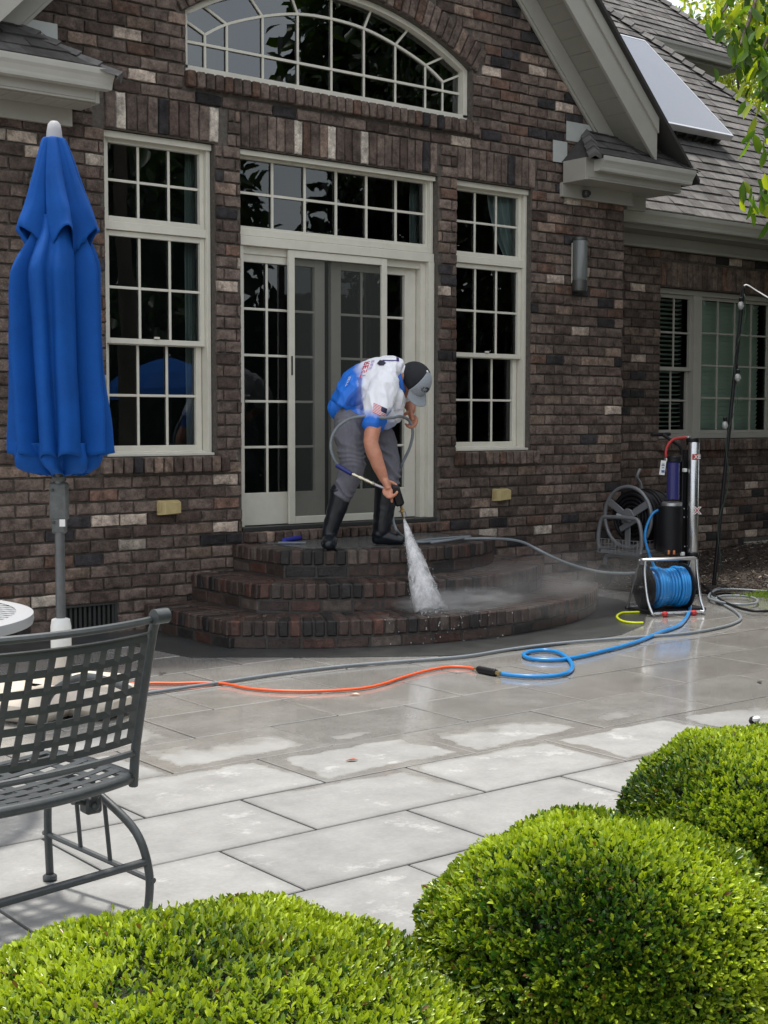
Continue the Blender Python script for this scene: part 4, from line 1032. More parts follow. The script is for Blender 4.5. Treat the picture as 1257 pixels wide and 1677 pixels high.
mb=MB(); mb.tube(crv([CP(.42,.22,.33),CP(.46,.26,.7),CP(.50,.28,zc+.12),CP(.50,.2,zc+.16),CP(.50,-.1,zc+.17),CP(.52,-.22,zc+.10),CP(.50,-.24,zc-.1)],6),.016,8); mb.tube(crv([CP(.45,.25,zc+.15),CP(.43,.24,zc+.26),CP(.36,.22,zc+.33),CP(.38,.2,zc+.40)],5),.014,8); mb.build('push_handle',M['greym'],cart,autos=True)
for y_ in (-.20,.20):
    mb=MB(); mb.lathe([(.02,-.022),(.085,-.022),(.095,-.012),(.095,.012),(.085,.022),(.02,.022)],Matrix.Translation(CP(-.06,y_,.095))@CM,24); mb.build('wheel',M['black'],cart,autos=True)

# ------------------------------------------------------------------ water filter stand
D3=11.75
def K(px,py,dd=0): return P(px,py,D3+dd)
def zpx(py,D_): return P(1100,py,D_).z
b0=K(1115,900); fl=thing('water_filter_unit','black water filter stand with blue canister and tall steel cylinder','water filter',Vector((b0.x,b0.y,0)))
def vcyl(mb,px,r,y0,y1,D_,dd=0,seg=24,taper=1):
    c=P(px,(y0+y1)/2,D_+dd); z1,z0=P(px,y0,D_+dd).z,P(px,y1,D_+dd).z
    mb.lathe([(r*.9,z0),(r,z0+.006),(r*taper,z1-.006),(r*.9*taper,z1)],Matrix.Translation((c.x,c.y,0)),seg)
mb=MB(); vcyl(mb,1134,.046,724,968,D3); ty=mb.build('steel_cylinder',M['chrome'],fl,autos=True)
mb=MB(); vcyl(mb,1134,.056,717,724,D3); vcyl(mb,1134,.05,724,729,D3); mb.build('cylinder_cap',M['black'],ty,autos=True); mb=MB(); vcyl(mb,1134,.049,905,912,D3); mb.build('cylinder_band',M['black'],ty,autos=True)
M['canister']=mat('blue filter canister',(.035,.035,.16),rough=.18,coat=.5)
mb=MB(); vcyl(mb,1102,.052,757,818,D3,-.05,28); vcyl(mb,1102,.058,757,764,D3,-.05); mb.build('filter_canister',M['canister'],fl,autos=True)
mb=MB(); vcyl(mb,1103,.066,747,757,D3,-.05); c=K(1107,750,-.05); mb.rbox(Matrix.Translation(c),.12,.06,.04,.008); mb.build('canister_head',M['black'],fl,autos=True)
mb=MB(); vcyl(mb,1096,.105,828,905,D3,0,28); vcyl(mb,1088,.09,840,900,D3,.12,28); mb.build('black_tank',M['black'],fl,autos=True)
mb=MB(); vcyl(mb,1100,.085,822,829,D3,-.0); mb.build('tank_clip',M['alu'],fl,autos=True)
mb=MB()
for px_ in (1117,1124): 
    a=K(px_,736,.04); b=K(px_,940,.04); mb.tube([a,Vector((a.x,a.y,b.z-.12))],.016,8)
mb.rbox(Matrix.Translation(K(1118,850,.03)),.05,.02,1.0,.004)
a=K(1105,975,-.02); mb.box(a.x-.18,a.x+.28,a.y-.14,a.y+.14,.0,.03); mb.tube(crv([K(1117,740,.04),K(1112,730,.04),K(1100,722,.04),K(1084,711,.04)],6),.014,8); mb.tube([K(1067,712,-.1),K(1096,711,.15)],.016,8)
mb.build('stand_frame',M['black'],fl,autos=True)
for i,(px_,py_) in enumerate(((1121,770),(1122,756),(1120,833),(1120,847),(1121,897),(1117,907))):
    if i in (0,5):
        mb=MB(); mb.rbox(Matrix.Translation(K(px_,py_,-.03)),.035,.03,.03,.004); mb.build('clamp',M['white'],fl)
mb=MB()
for px_,py_ in ((1122,756),(1120,833),(1120,847),(1121,895)): mb.rbox(Matrix.Translation(K(px_,py_,.02)),.012,.01,.012,.003)
mb.build('screw_heads',M['alu'],fl)
mb=MB(); mb.tube(crv([K(1091,750,-.06),K(1090,742,-.06),K(1093,730,-.05),K(1102,720,-.03),K(1114,717,0),K(1127,716,0)],7),.0115,10); mb.build('red_tube',M['red'],fl,smooth=True)
mb=MB(); mb.rbox(Matrix.Translation(K(1127,717,0)),.04,.03,.03,.006); mb.build('fitting',M['alu'],fl); mb=MB(); mb.rbox(Matrix.Translation(K(1091,753,-.06)),.03,.03,.03,.006); mb.build('fitting',M['alu'],fl)
mb=MB(); c=K(1085,766,-.08); mb.rbox(Matrix.Translation(c)@Matrix.Rotation(-YAW,4,'Z')@Matrix.Rotation(.12,4,'Y'),.045,.003,.12,.001)
tg=mb.build('paper_tag',M['white'],fl)
mb=MB(); 
for i,(z_,w_) in enumerate(((.03,.02),(.018,.026),(-.0,.02),(-.03,.026))): mb.rbox(Matrix.Translation(c+Vector((-.0,-.003,z_))-Vector((fw.x,fw.y,0))*.002)@Matrix.Rotation(-YAW,4,'Z'),w_,.002,.006 if i<3 else .02,.0005)
mb.build('tag_print',mat('tag ink',(.08,.12,.3),rough=.6),tg)
mb=MB()
for dx in (-.022,.022): mb.lathe([(.012,0),(.012,.03),(.008,.035)],Matrix.Translation(K(1099,908,-.12)+rt0*dx),12)
mb.build('copper_fitting',mat('copper',(.55,.2,.08),rough=.35,metal=.7),fl,autos=True)
# stickers with letters on the cylinder
def text_mesh(body,size,loc,rotm,m,name,parent,ext=.001,bold=0):
    cu=bpy.data.curves.new(name,'FONT'); cu.body=body; cu.size=size; cu.extrude=ext; cu.align_x='CENTER'; cu.align_y='CENTER'; cu.offset=bold
    ob=bpy.data.objects.new(name,cu); S.collection.objects.link(ob); bpy.context.view_layer.update()
    me=bpy.data.meshes.new_from_object(ob.evaluated_get(bpy.context.evaluated_depsgraph_get())); bpy.data.objects.remove(ob)
    me.transform(Matrix.Translation(loc)@rotm); me.materials.clear(); me.materials.append(m); o=bpy.data.objects.new(name,me); S.collection.objects.link(o)
    if parent is not None: adopt(o,parent)
    return o
face=Matrix((rt0,Vector((0,0,1)),-Vector((fw.x,fw.y,0)).normalized())).transposed().to_4x4()
fwd=Vector((fw.x,fw.y,0)).normalized()
def curved_patch(name,px,py,w_,h_,m,r=.0475):
    c=K(1134,py); cq=K(1134,846); c0=Vector((cq.x,cq.y,0)); mb=MB(); n=8; vs=[]
    a0=(px-1134)/F_PX*D3/r
    for z in (c.z-h_/2,c.z+h_/2):
        for i in range(n+1):
            a=a0+(i/n-.5)*w_/r; vs.append(c0+rt0*r*sin(a)-fwd*r*cos(a)+Vector((0,0,z)))
    mb.add(vs,[(i,i+1,n+2+i,n+1+i) for i in range(n)]); return mb.build(name,m,ty)
def stk(px,py,d):
    q=K(1134,846); a=K(px,py); b_=K(1134,py); return Vector((q.x,q.y,a.z))+rt0*(a-b_).dot(rt0)-fwd*d
st=curved_patch('red_sticker',1136,748,.065,.048,M['red'],.0468)
text_mesh('XE',.045,stk(1138,748,.0495),face,M['white'],'sticker_letters',st,.0008,.001)
st=text_mesh('X',.075,stk(1139,836,.0475),face,M['white'],'sticker_outline',ty,.0006,.006)
text_mesh('X',.075,stk(1139,836,.0490),face,M['red'],'sticker_letter',st,.0006,.0)

# ------------------------------------------------------------------ hoses, cords on the ground
def ground_line(name,pix,r,m,label,cat,n=10,z0=0.004,group=None,seg=10,world=()):
    pts=[]
    for q in pix:
        z=(q[2] if len(q)>2 else z0)+r; pts.append(G(q[0],q[1],z))
    pts += list(world)
    mb=MB(); mb.tube(crv(pts,n),r,seg); o=mb.build(name,m,smooth=True); return tag(o,label,cat,group)
M['orange']=mat('orange hose rubber',(.78,.10,.02),rough=.4,var=.05)
M['greyhose']=mat('grey hose rubber',(.19,.215,.235),rough=.4,var=.08,vscale=30)
M['yellow']=mat('yellow hose',(.55,.62,.01),rough=.4)
M['brass']=mat('brass',(.55,.42,.2),rough=.3,metal=.9)
ground_line('blue_hose',[(1128,925,.30),(1130,950,.18),(1130,990,.04),(1127,1006),(1115,1022),(1098,1030),(1080,1036),(1040,1052),(985,1067),(935,1078),(905,1081),(870,1079),(857,1073),(865,1068),(890,1065),(915,1069),(932,1081),(937,1093),(928,1102),(905,1107),(870,1108),(840,1106),(815,1103)],.0125,M['bluehose'],'bright blue hose looping from the reel to the black coupling','hose')
cpl=thing('hose_coupling','black ribbed coupling joining the orange and blue hoses','coupling',G(798,1099))
a,b=G(783,1096,.02),G(812,1102,.02); mb=MB()
n=14; mb.tube([a.lerp(b,i/n) for i in range(n+1)],[.019+.0025*(i%2) for i in range(n+1)],12); mb.build('coupling_grip',M['black'],cpl,autos=True)
mb=MB(); mb.tube([b,b.lerp(a,-.25)],.012,10); mb.build('coupling_ring',M['brass'],cpl,autos=True); mb=MB(); mb.tube([a,a.lerp(b,-.2)],.010,10); mb.build('coupling_ring',M['brass'],cpl,autos=True)
ground_line('orange_hose',[(779,1096,.006),(765,1093),(735,1092),(700,1098),(660,1109),(630,1119),(600,1126),(560,1130),(510,1132),(450,1131),(405,1127),(370,1120),(335,1118),(290,1119),(240,1119),(190,1123),(150,1135),(120,1160)],.0075,M['orange'],'thin orange hose lying across the paving','hose')
ground_line('grey_ground_hose',[(150,1150),(200,1141),(260,1132),(350,1119),(450,1104),(560,1091),(660,1083),(760,1075),(830,1064),(900,1055),(980,1048),(1080,1041),(1140,1035),(1185,1026),(1205,1019),(1213,1012),(1205,1002),(1190,993),(1175,984),(1165,977),(1168,968),(1178,962)],.0095,M['greyhose'],'long grey hose lying across the paving in front of the steps','hose')
ground_line('coiled_grey_hose',[(1178,985),(1172,980),(1185,976),(1215,976),(1238,981),(1236,988),(1210,990),(1180,986),(1160,978),(1175,966),(1220,966),(1300,972)],.0095,M['greyhose'],'grey hose coiled at the edge of the mulch bed','hose',z0=.02)
ground_line('black_hose',[(1150,958),(1170,975),(1195,990),(1230,1000),(1270,1000),(1300,996)],.0105,M['black'],'black hose lying on the edge of the mulch bed','hose',z0=.02)
ground_line('yellow_hose',[(1056,1002),(1035,1003),(1018,1004),(1010,1010),(1018,1017),(1035,1020),(1053,1020)],.009,M['yellow'],'short yellow hose end beside the blue reel','hose')
mb=MB(); mb.tube(crv([K(1083,834,-.02),K(1070,840,-.05),K(1060,858,-.1),K(1056,880,-.2),K(1062,905,-.4),K(1070,925,-.7),K(1075,935,-.9)],8),.0115,10); tag(mb.build('blue_supply_hose',M['bluehose'],smooth=True),'blue hose hanging from the black filter tank down to the reel','hose')
# string light pole
lp0=G(1168,962,0); DL=(lp0-CAM).dot(fw)
pl=thing('light_pole','black leaning pole carrying a string of bulbs at the right','pole',lp0)
top=P(1217,472,DL); mb=MB(); mb.tube([lp0,top],.017,10); mb.build('pole_shaft',M['black'],pl,autos=True)
mb=MB(); pts=[]
for i in range(60):
    t=i/59; c=lp0.lerp(top,t*.98); pts.append(c+rt0*(.028*math.sin(t*22)+.008)-fwd*.02)
mb.tube(pts,.0045,6); mb.build('wrapped_cord',mat('dark green cord',(.03,.05,.035),rough=.5),pl,smooth=True)
sl_=thing('string_lights','string of clear bulbs running from the pole top to the right edge','string lights',top)
mb=MB(); pts=crv([P(1208,620,DL-.05),P(1207,560,DL-.05),P(1211,505,DL-.05),P(1213,480,DL-.04),P(1217,470,DL-.04),P(1224,468,DL-.04),P(1240,478,DL-.04),P(1262,492,DL-.1),P(1330,520,DL-.3)],6); mb.tube(pts,.005,6); mb.build('cord',M['black'],sl_,smooth=True)
mb=MB(); mb.tube(crv([P(1218,468,DL-.06),P(1224,467,DL-.06),P(1240,477,DL-.06),P(1262,490,DL-.12)],6),.006,6); mb.build('white_cord',M['white'],sl_,smooth=True)
M['bulb']=mat('bulb glass',(.30,.31,.30),rough=.08,coat=1)
for px_,py_ in ((1213,499),(1208,617),(1187,695)):
    c=P(px_,py_,DL-.06); mb=MB(); mb.lathe([(.004,-.045),(.02,-.035),(.028,-.012),(.022,.012),(.013,.028)],Matrix.Translation(c),14); bu=mb.build('bulb',M['bulb'],sl_,smooth=True)
    mb=MB(); mb.lathe([(.015,.026),(.017,.03),(.017,.06),(.008,.065)],Matrix.Translation(c),12); mb.build('socket',M['black'],bu,autos=True)
# low garden light poking out behind the shrub
c=G(1240,1195,.1); gl=thing('garden_light','small black path light poking up behind the right shrub','path light',G(1245,1240,0))
c=P(1234,1181,4.95); mb=MB(); mb.tube([c,Vector((c.x+.02,c.y,0))],.006,8); mb.build('stem',M['black'],gl)
mb=MB(); mb.rbox(Matrix.Translation(c)@Matrix.Rotation(.6,4,'Y'),.035,.028,.028,.008); mb.build('lamp_head',M['black'],gl)
mb=MB(); mb.rbox(Matrix.Translation(c+Vector((-.012,-.02,.012))),.03,.02,.02,.006); mb.build('lamp_lens',M['white'],gl)
# blue brush lying on the landing
bp_=G(480,884,.555); bw=thing('water_brush','blue scrubbing brush lying flat on the step landing','brush',bp_)
mb=MB(); a=G(465,885,.57);b=G(494,880,.57); mb.tube([a,b],.018,8); mb.build('brush_head',mat('blue plastic',(.02,.03,.35),rough=.4),bw,autos=True)
mb=MB(); mb.tube([G(455,889,.565),G(500,889,.562)],.008,6); mb.build('brush_pole',M['greyhose'],bw,autos=True)
# leaves and debris on the paving
M['leafred']=mat('dry leaf',(.30,.07,.03),rough=.7); M['leafdark']=mat('dead leaf',(.04,.03,.025),rough=.8); M['paper']=mat('pale leaf',(.60,.56,.38),rough=.8)
for (px_,py_),mm,lb in (((576,1245),'leafred','small rust red leaf on the dry paving patch'),((580,1137),'paper','pale yellow leaf below the orange hose'),((1243,1117),'leafdark','curled dark leaf on the paving at the right edge'),((266,1103),'leafdark','dark curled leaf on the paving near the chair back')):
    c=G(px_,py_,.006); mb=MB(); a=random.random()*pi
    vs=[Vector((-.03,0,0)),Vector((-.01,.011,.004)),Vector((.012,.009,.006)),Vector((.032,0,.001)),Vector((.012,-.010,.003)),Vector((-.01,-.012,.006)),Vector((0,0,.0))]
    mb.add([c+Matrix.Rotation(a,3,'Z')@v for v in vs],[(0,6,1),(1,6,2),(2,6,3),(3,6,4),(4,6,5),(5,6,0)]); tag(mb.build('fallen_leaf',M[mm]),lb,'leaf')

# ------------------------------------------------------------------ vegetation
def leaf_mat(name,trans=.35,rough=.42,spec=.5):
    m=bpy.data.materials.new(name); m.use_nodes=True; n=m.node_tree.nodes; L=m.node_tree.links; b=n['Principled BSDF']; o=n['Material Output']
    a=n.new('ShaderNodeAttribute'); a.attribute_name='Col'; L.new(a.outputs['Color'],b.inputs['Base Color']); b.inputs['Roughness'].default_value=rough; b.inputs['Specular IOR Level'].default_value=spec
    t=n.new('ShaderNodeBsdfTranslucent'); mx=n.new('ShaderNodeMixShader'); mx.inputs[0].default_value=trans
    hs=n.new('ShaderNodeMix'); hs.data_type='RGBA'; hs.blend_type='MULTIPLY'; hs.inputs[0].default_value=1; L.new(a.outputs['Color'],hs.inputs[6]); hs.inputs[7].default_value=(1.5,1.5,.5,1); L.new(hs.outputs[2],t.inputs[0])
    L.new(b.outputs[0],mx.inputs[1]); L.new(t.outputs[0],mx.inputs[2]); L.new(mx.outputs[0],o.inputs['Surface']); return m
M['leaf']=leaf_mat('shrub leaf',.22,.30); M['treeleaf']=leaf_mat('tree leaf',.45,.4)
M['bark']=mat('bark',(.09,.07,.055),rough=.95,var=.4,vscale=12,bump=.8,bscale=40)
def leaves(name,base,direc,nrm,length,width,col,m,parent,fold=.25,droop=.15):
    """base, direc, nrm: (n,3); length,width: (n,); col: (n,3)."""
    n=len(base); d=direc/np.linalg.norm(direc,axis=1,keepdims=True); s=np.cross(d,nrm); s/=np.linalg.norm(s,axis=1,keepdims=True)+1e-9; u=np.cross(s,d)
    l=length[:,None]; w_=width[:,None]
    V=np.empty((n,6,3)); V[:,0]=base; V[:,1]=base+d*l*.30-s*w_*.42+u*w_*fold*.8; V[:,2]=base+d*l*.72-s*w_*.44+u*(w_*fold-l*droop*.5); V[:,3]=base+d*l-u*l*droop; V[:,4]=base+d*l*.72+s*w_*.44+u*(w_*fold-l*droop*.5); V[:,5]=base+d*l*.30+s*w_*.42+u*w_*fold*.8
    F=np.array([[0,3,2,1],[0,5,4,3]]); F=(F[None]+6*np.arange(n)[:,None,None]).reshape(-1)
    me=bpy.data.meshes.new(name); me.vertices.add(n*6); me.vertices.foreach_set('co',V.reshape(-1)); nf=n*2
    me.loops.add(nf*4); me.loops.foreach_set('vertex_index',F.astype(np.int32)); me.polygons.add(nf); me.polygons.foreach_set('loop_start',np.arange(0,nf*4,4,dtype=np.int32)); 
    me.update(calc_edges=True); at=me.color_attributes.new('Col','FLOAT_COLOR','POINT'); c4=np.ones((n,6,4)); c4[:,:,:3]=col[:,None,:]; c4[:,3,:3]*=1.15; at.data.foreach_set('color',c4.reshape(-1))
    me.materials.append(m); o=bpy.data.objects.new(name,me); S.collection.objects.link(o)
    if parent is not None: adopt(o,parent)
    return o
def unit(a): return a/np.linalg.norm(a,axis=1,keepdims=True)
def shrub(name,label,cx,cy,rx,h,n,seed,young,leafl=.019,yaw=0,ry=None):
    r=np.random.default_rng(seed); ry=ry or rx
    t=thing(name,label,'shrub',(cx,cy,0),'clipped boxwood shrubs in the foreground bed')
    # dome: superellipsoid shell, sprigs point outward; lumps and dips make clumps
    u=r.uniform(0,2*pi,n); v=r.uniform(-.22,1,n)     # v = vertical param
    nz=np.clip(v,-1,1); rad=np.sqrt(np.clip(1-np.abs(nz)**2.1,0,1)); 
    dx,dy=np.cos(u)*rad,np.sin(u)*rad
    lump=np.array([noise.noise(Vector((a*2.6+seed,b*2.6,c*2.6)))*.085+noise.noise(Vector((a*7+seed,b*7,c*7)))*.035 for a,b,c in zip(dx,dy,nz)])
    keep=(lump>-.045)|(r.random(n)<.30); dx,dy,nz,lump,rad=dx[keep],dy[keep],nz[keep],lump[keep],rad[keep]; n=len(dx)
    k=1+lump-r.exponential(.022,n)+.0
    zc=h*.42; P_=np.stack([cx+dx*rx*k,cy+dy*ry*k,zc+np.where(nz>0,nz*(h-zc),nz*zc*1.9)*k],1)
    N=unit(np.stack([dx/rx,dy/ry,nz/(h-zc)*.8+.12],1))
    m=6; base=np.repeat(P_,m,0); nn=np.repeat(N,m,0); up_=np.array([0,0,1.0])
    rnd=unit(r.normal(size=(n*m,3))); ax=unit(nn+.35*np.repeat(unit(r.normal(size=(n,3))),m,0)+.25*up_)
    spread=np.tile(np.array([.25,.6,.8,.9,1.05,1.2]),n)[:,None]
    d=unit(ax*(1.0)+spread*unit(np.cross(ax,rnd)))
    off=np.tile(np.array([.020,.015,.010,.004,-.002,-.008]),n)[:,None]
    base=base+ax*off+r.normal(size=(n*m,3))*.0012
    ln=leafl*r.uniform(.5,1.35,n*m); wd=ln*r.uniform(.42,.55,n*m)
    dark=np.array([.007,.028,.004]); mid=np.array([.050,.150,.012]); yel=np.array([.40,.50,.03])  # yellow tips are leaf colour; the dark tone paints in shade between leaves
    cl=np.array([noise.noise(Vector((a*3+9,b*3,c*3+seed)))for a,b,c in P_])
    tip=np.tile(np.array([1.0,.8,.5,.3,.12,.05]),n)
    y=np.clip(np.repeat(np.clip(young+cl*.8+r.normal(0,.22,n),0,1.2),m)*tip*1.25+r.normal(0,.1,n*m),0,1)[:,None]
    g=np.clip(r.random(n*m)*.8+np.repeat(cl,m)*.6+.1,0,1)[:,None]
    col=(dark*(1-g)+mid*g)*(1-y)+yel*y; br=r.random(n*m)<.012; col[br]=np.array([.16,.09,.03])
    # stray shoots
    q=r.choice(n,max(10,n//90)); b2=[];d2=[]
    mb=MB(); mb2=[]
    for i in q:
        if nz[i]<.1: continue
        p=P_[i]; L_=r.uniform(.015,.045); dd=unit((N[i]+np.array([0,0,.8])+r.normal(0,.25,3))[None])[0]; mb.tube([Vector(p),Vector(p+dd*L_)],.0008,4)
        for j in range(6):
            b2.append(p+dd*L_*(j+1)/6); d2.append(dd*.8+unit(r.normal(size=(1,3)))[0]*.7)
    b2=np.array(b2);d2=np.array(d2); c2=np.tile(yel*.8,(len(b2),1))*r.uniform(.6,1.2,(len(b2),1))
    cat_=np.concatenate
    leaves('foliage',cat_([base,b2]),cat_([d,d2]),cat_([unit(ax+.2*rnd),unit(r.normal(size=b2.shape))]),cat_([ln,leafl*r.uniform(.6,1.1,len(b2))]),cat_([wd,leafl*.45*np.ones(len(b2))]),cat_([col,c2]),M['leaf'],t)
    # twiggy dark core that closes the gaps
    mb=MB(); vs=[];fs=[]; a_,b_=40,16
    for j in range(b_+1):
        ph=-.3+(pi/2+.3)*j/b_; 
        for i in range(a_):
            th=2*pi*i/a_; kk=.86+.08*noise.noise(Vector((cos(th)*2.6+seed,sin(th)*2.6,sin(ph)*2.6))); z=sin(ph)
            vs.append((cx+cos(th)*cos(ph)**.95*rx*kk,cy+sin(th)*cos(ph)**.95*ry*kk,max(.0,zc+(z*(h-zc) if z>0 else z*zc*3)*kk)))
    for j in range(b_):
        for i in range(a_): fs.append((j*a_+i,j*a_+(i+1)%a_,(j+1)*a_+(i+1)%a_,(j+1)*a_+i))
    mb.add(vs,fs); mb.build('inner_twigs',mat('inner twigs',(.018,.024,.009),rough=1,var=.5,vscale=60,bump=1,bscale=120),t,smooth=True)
    return t
def gpos(px,dep): p=CAM+(rt0*((px-628.5)/F_PX)+Vector((fw.x,fw.y,0)).normalized())*dep; return p.x,p.y
x,y=gpos(315,2.66); shrub('boxwood_shrub','bright yellow green rounded boxwood shrub at the lower left',x,y,.545,.417,17500,5,.60,.0152)
x,y=gpos(1000,3.25); shrub('boxwood_shrub','darker green boxwood mound in the middle of the three shrubs',x,y,.415,.472,14500,6,.30,.0155)
x,y=gpos(1284,4.3); shrub('boxwood_shrub','boxwood mound at the right edge behind the other shrubs',x,y,.47,.447,13500,7,.36,.0155)

def tree(name,label,pos,H,R,zc,seed,n,leafl,cols,group=None,trunk_r=.16,flat=1.0,clumps=26,cat='tree',limbs=9):
    r=np.random.default_rng(seed); pos=Vector(pos); t=thing(name,label,cat,pos,group)
    mb=MB(); topz=zc+.3*R
    tr=crv([pos,pos+Vector((.1,.05,zc*.5)),pos+Vector((-.08,.1,zc)),pos+Vector((0,0,topz))],5); mb.tube(tr,[trunk_r*(1-.75*i/(len(tr)-1)) for i in range(len(tr))],10)
    C=[]
    for i in range(clumps):
        a=r.uniform(0,2*pi); e=math.asin(r.uniform(-.75,1)); q=r.uniform(.45,1)**.6; C.append(np.array([pos.x+cos(a)*cos(e)*R*q,pos.y+sin(a)*cos(e)*R*q,zc+sin(e)*R*q*flat]))
    for i in range(limbs):
        c=C[i]; s0=pos+Vector((0,0,zc*(.45+.5*r.random()))); e_=Vector(c); mid=s0.lerp(e_,.5)+Vector((0,0,.12*R)); pp=crv([s0,mid,e_],5); mb.tube(pp,[trunk_r*.45*(1-.85*k/(len(pp)-1)) for k in range(len(pp))],7)
    mb.build('trunk',M['bark'],t,smooth=True)
    idx=r.integers(0,clumps,n); CC=np.array(C)[idx]; cr_=R*r.uniform(.28,.5,clumps)[idx]
    v=unit(r.normal(size=(n,3))); rad=r.random(n)**.45; Pn=CC+v*(rad*cr_)[:,None]*np.array([1,1,.7])
    d=unit(v*.5+r.normal(size=(n,3))*.6+np.array([0,0,-.5])); nn=unit(r.normal(size=(n,3))*.6+np.array([0,0,1.0]))
    cols=np.array(cols); c=cols[r.integers(0,len(cols),n)]*r.uniform(.6,1.35,(n,1)); c*=(.75+.5*r.random(clumps))[idx][:,None]
    leaves('crown',Pn,d,nn,leafl*r.uniform(.7,1.2,n),leafl*.5*r.uniform(.7,1.2,n),c,M['treeleaf'],t); return t
YG=[(.10,.17,.02),(.17,.22,.03),(.06,.12,.015)]; DG=[(.016,.032,.008),(.024,.044,.010),(.012,.025,.007)]
def at_depth(px,py,d): p=P(px,py,d); return p
# trees beyond the house
p=at_depth(1265,150,30); tree('yellow_green_tree','sunlit yellow green tree beyond the roof at the upper right',(p.x,p.y,-.05),10,3.0,p.z-1.0,51,15000,.16,[(.22,.26,.03),(.30,.33,.05),(.12,.20,.02)],clumps=30)
p=at_depth(1185,45,36); tree('thin_tree','thin distant tree top in front of the pale sky above the roof',(p.x,p.y,-.05),10,1.9,p.z-.6,52,2600,.15,[(.17,.22,.03),(.10,.17,.02)],clumps=18)
# overhanging branches of a nearer tree whose trunk stands outside the picture
def near_tree():
    r=np.random.default_rng(77); D_=6.6; tp=P(1620,300,7.4); t=thing('cherry_tree','leafy branches hanging in from a tree at the right edge','tree',(tp.x,tp.y,0))
    mb=MB(); tr=crv([Vector((tp.x,tp.y,0)),Vector((tp.x+.1,tp.y,1.5)),Vector((tp.x-.05,tp.y+.1,3.2)),Vector((tp.x,tp.y,5.2))],5); mb.tube(tr,[.14*(1-.6*i/(len(tr)-1)) for i in range(len(tr))],10)
    br=[[(1560,-150),(1380,-120),(1260,-30),(1222,45),(1212,75)],[(1560,-60),(1400,-60),(1300,0),(1258,60),(1240,110)],[(1560,20),(1420,0),(1330,60),(1275,110),(1262,160)],[(1580,150),(1400,180),(1310,190),(1262,200),(1248,212)],[(1580,250),(1420,240),(1320,270),(1262,300),(1240,330)],[(1580,350),(1420,330),(1330,350),(1280,370)],[(1540,-220),(1350,-180),(1225,-60),(1195,0),(1182,22)]]
    B=[];Dr=[]
    for k,b in enumerate(br):
        dd=D_+r.uniform(-.35,.35); pts=crv([P(x,y_,dd+.1*i) for i,(x,y_) in enumerate(reversed(b))],7); n=len(pts); mb.tube(pts,[.004+.022*i/n for i in range(n)],6)
        for i in range(0,n-7):
            for _ in range(4 if k<3 else (3 if k in (4,) else 2)):
                if k==6 and i>12: continue
                q=pts[i]+Vector(r.normal(0,.05,3)); B.append(q); Dr.append(Vector((r.normal(0,.55),r.normal(0,.55),-1.0+r.normal(0,.35))))
    mb.build('trunk',M['bark'],t,smooth=True)
    B=np.array([tuple(b) for b in B]);Dr=np.array([tuple(b) for b in Dr]); n=len(B)
    c=np.array([(.07,.15,.018),(.12,.22,.025),(.30,.38,.03),(.05,.11,.015)])[r.integers(0,4,n)]*r.uniform(.7,1.2,(n,1))
    leaves('foliage',B,Dr,unit(r.normal(size=(n,3))),.105*r.uniform(.7,1.15,n),.040*r.uniform(.8,1.15,n),c,M['treeleaf'],t,fold=.18,droop=.18)
near_tree()
tree('added_shade_tree','added unseen tree just beyond the right edge, put there to shade the wing',(12.6,5.6,0),7,2.5,4.4,63,16000,.13,DG,None,.12,clumps=30)  # unseen tree, added to block sky light from the wing
# the garden behind the photographer: it shows as dark reflections in the panes
ref=[('oak_tree','broad dark tree behind the photographer, mirrored in the right windows',(18.3,-1.2,0),12,4.3,6.6),('oak_tree','tall tree behind the photographer, mirrored in the arched window',(20.5,2.2,0),13,4.6,7.4),('oak_tree','tree behind the photographer, mirrored low in the left windows',(11.2,-5.6,0),8,3.4,3.9),('oak_tree','rounded tree at the far left of the row behind the photographer',(6.6,-9.4,0),8,3.4,3.9),('oak_tree','far right tree of the row behind the photographer',(25.5,7.2,0),12,4.0,6.6)]
for i,(nm,lb,ps,H_,R_,zc_) in enumerate(ref): tree(nm,lb,ps,H_,R_,zc_,90+i,19000,.34,DG,'trees mirrored in the panes',.2,clumps=34)
r_=np.random.default_rng(5); n=24000; s_=r_.random(n); bx_=np.stack([5+19*s_,-8.5+11*s_+r_.normal(0,.5,n),r_.uniform(0,3.5,n)],1)
hd=leaves('hedge',bx_,r_.normal(size=(n,3)),r_.normal(size=(n,3)),.34*np.ones(n),.22*np.ones(n),np.array(DG)[r_.integers(0,3,n)],M['treeleaf'],None); tag(hd,'long dark hedge behind the photographer, mirrored low in the panes','hedge')

ou=thing('open_umbrella','open blue umbrella behind the photographer, mirrored in the lower left window','umbrella',(9.6,.6,0))
mb=MB(); OU=Matrix.Translation((9.6,.6,0)); mb.lathe([(.86,1.70),(.80,1.84),(.62,2.03),(.35,2.16),(.1,2.22),(.02,2.23)],OU,10); mb.f=[f for f in mb.f if len(f)==4]; mb.build('canopy',M['blue'],ou)
mb=MB(); mb.lathe([(.025,0),(.025,2.28),(.01,2.30)],OU,12); mb.build('pole',M['poleg'],ou)
# grass sprigs at the end of the mulch bed
c0=G(1243,984,0); r_=np.random.default_rng(9); n=500; b_=np.stack([c0.x+r_.normal(0,.12,n)+.15,c0.y+r_.normal(0,.07,n),np.full(n,.02)],1)
d_=np.stack([r_.normal(0,.4,n),r_.normal(0,.4,n),np.ones(n)],1)
g_=leaves('grass',b_,d_,r_.normal(size=(n,3)),.05*np.ones(n),.006*np.ones(n),np.tile(np.array([[.16,.24,.03]]),(n,1)),M['leaf'],None); g_['kind']='stuff'

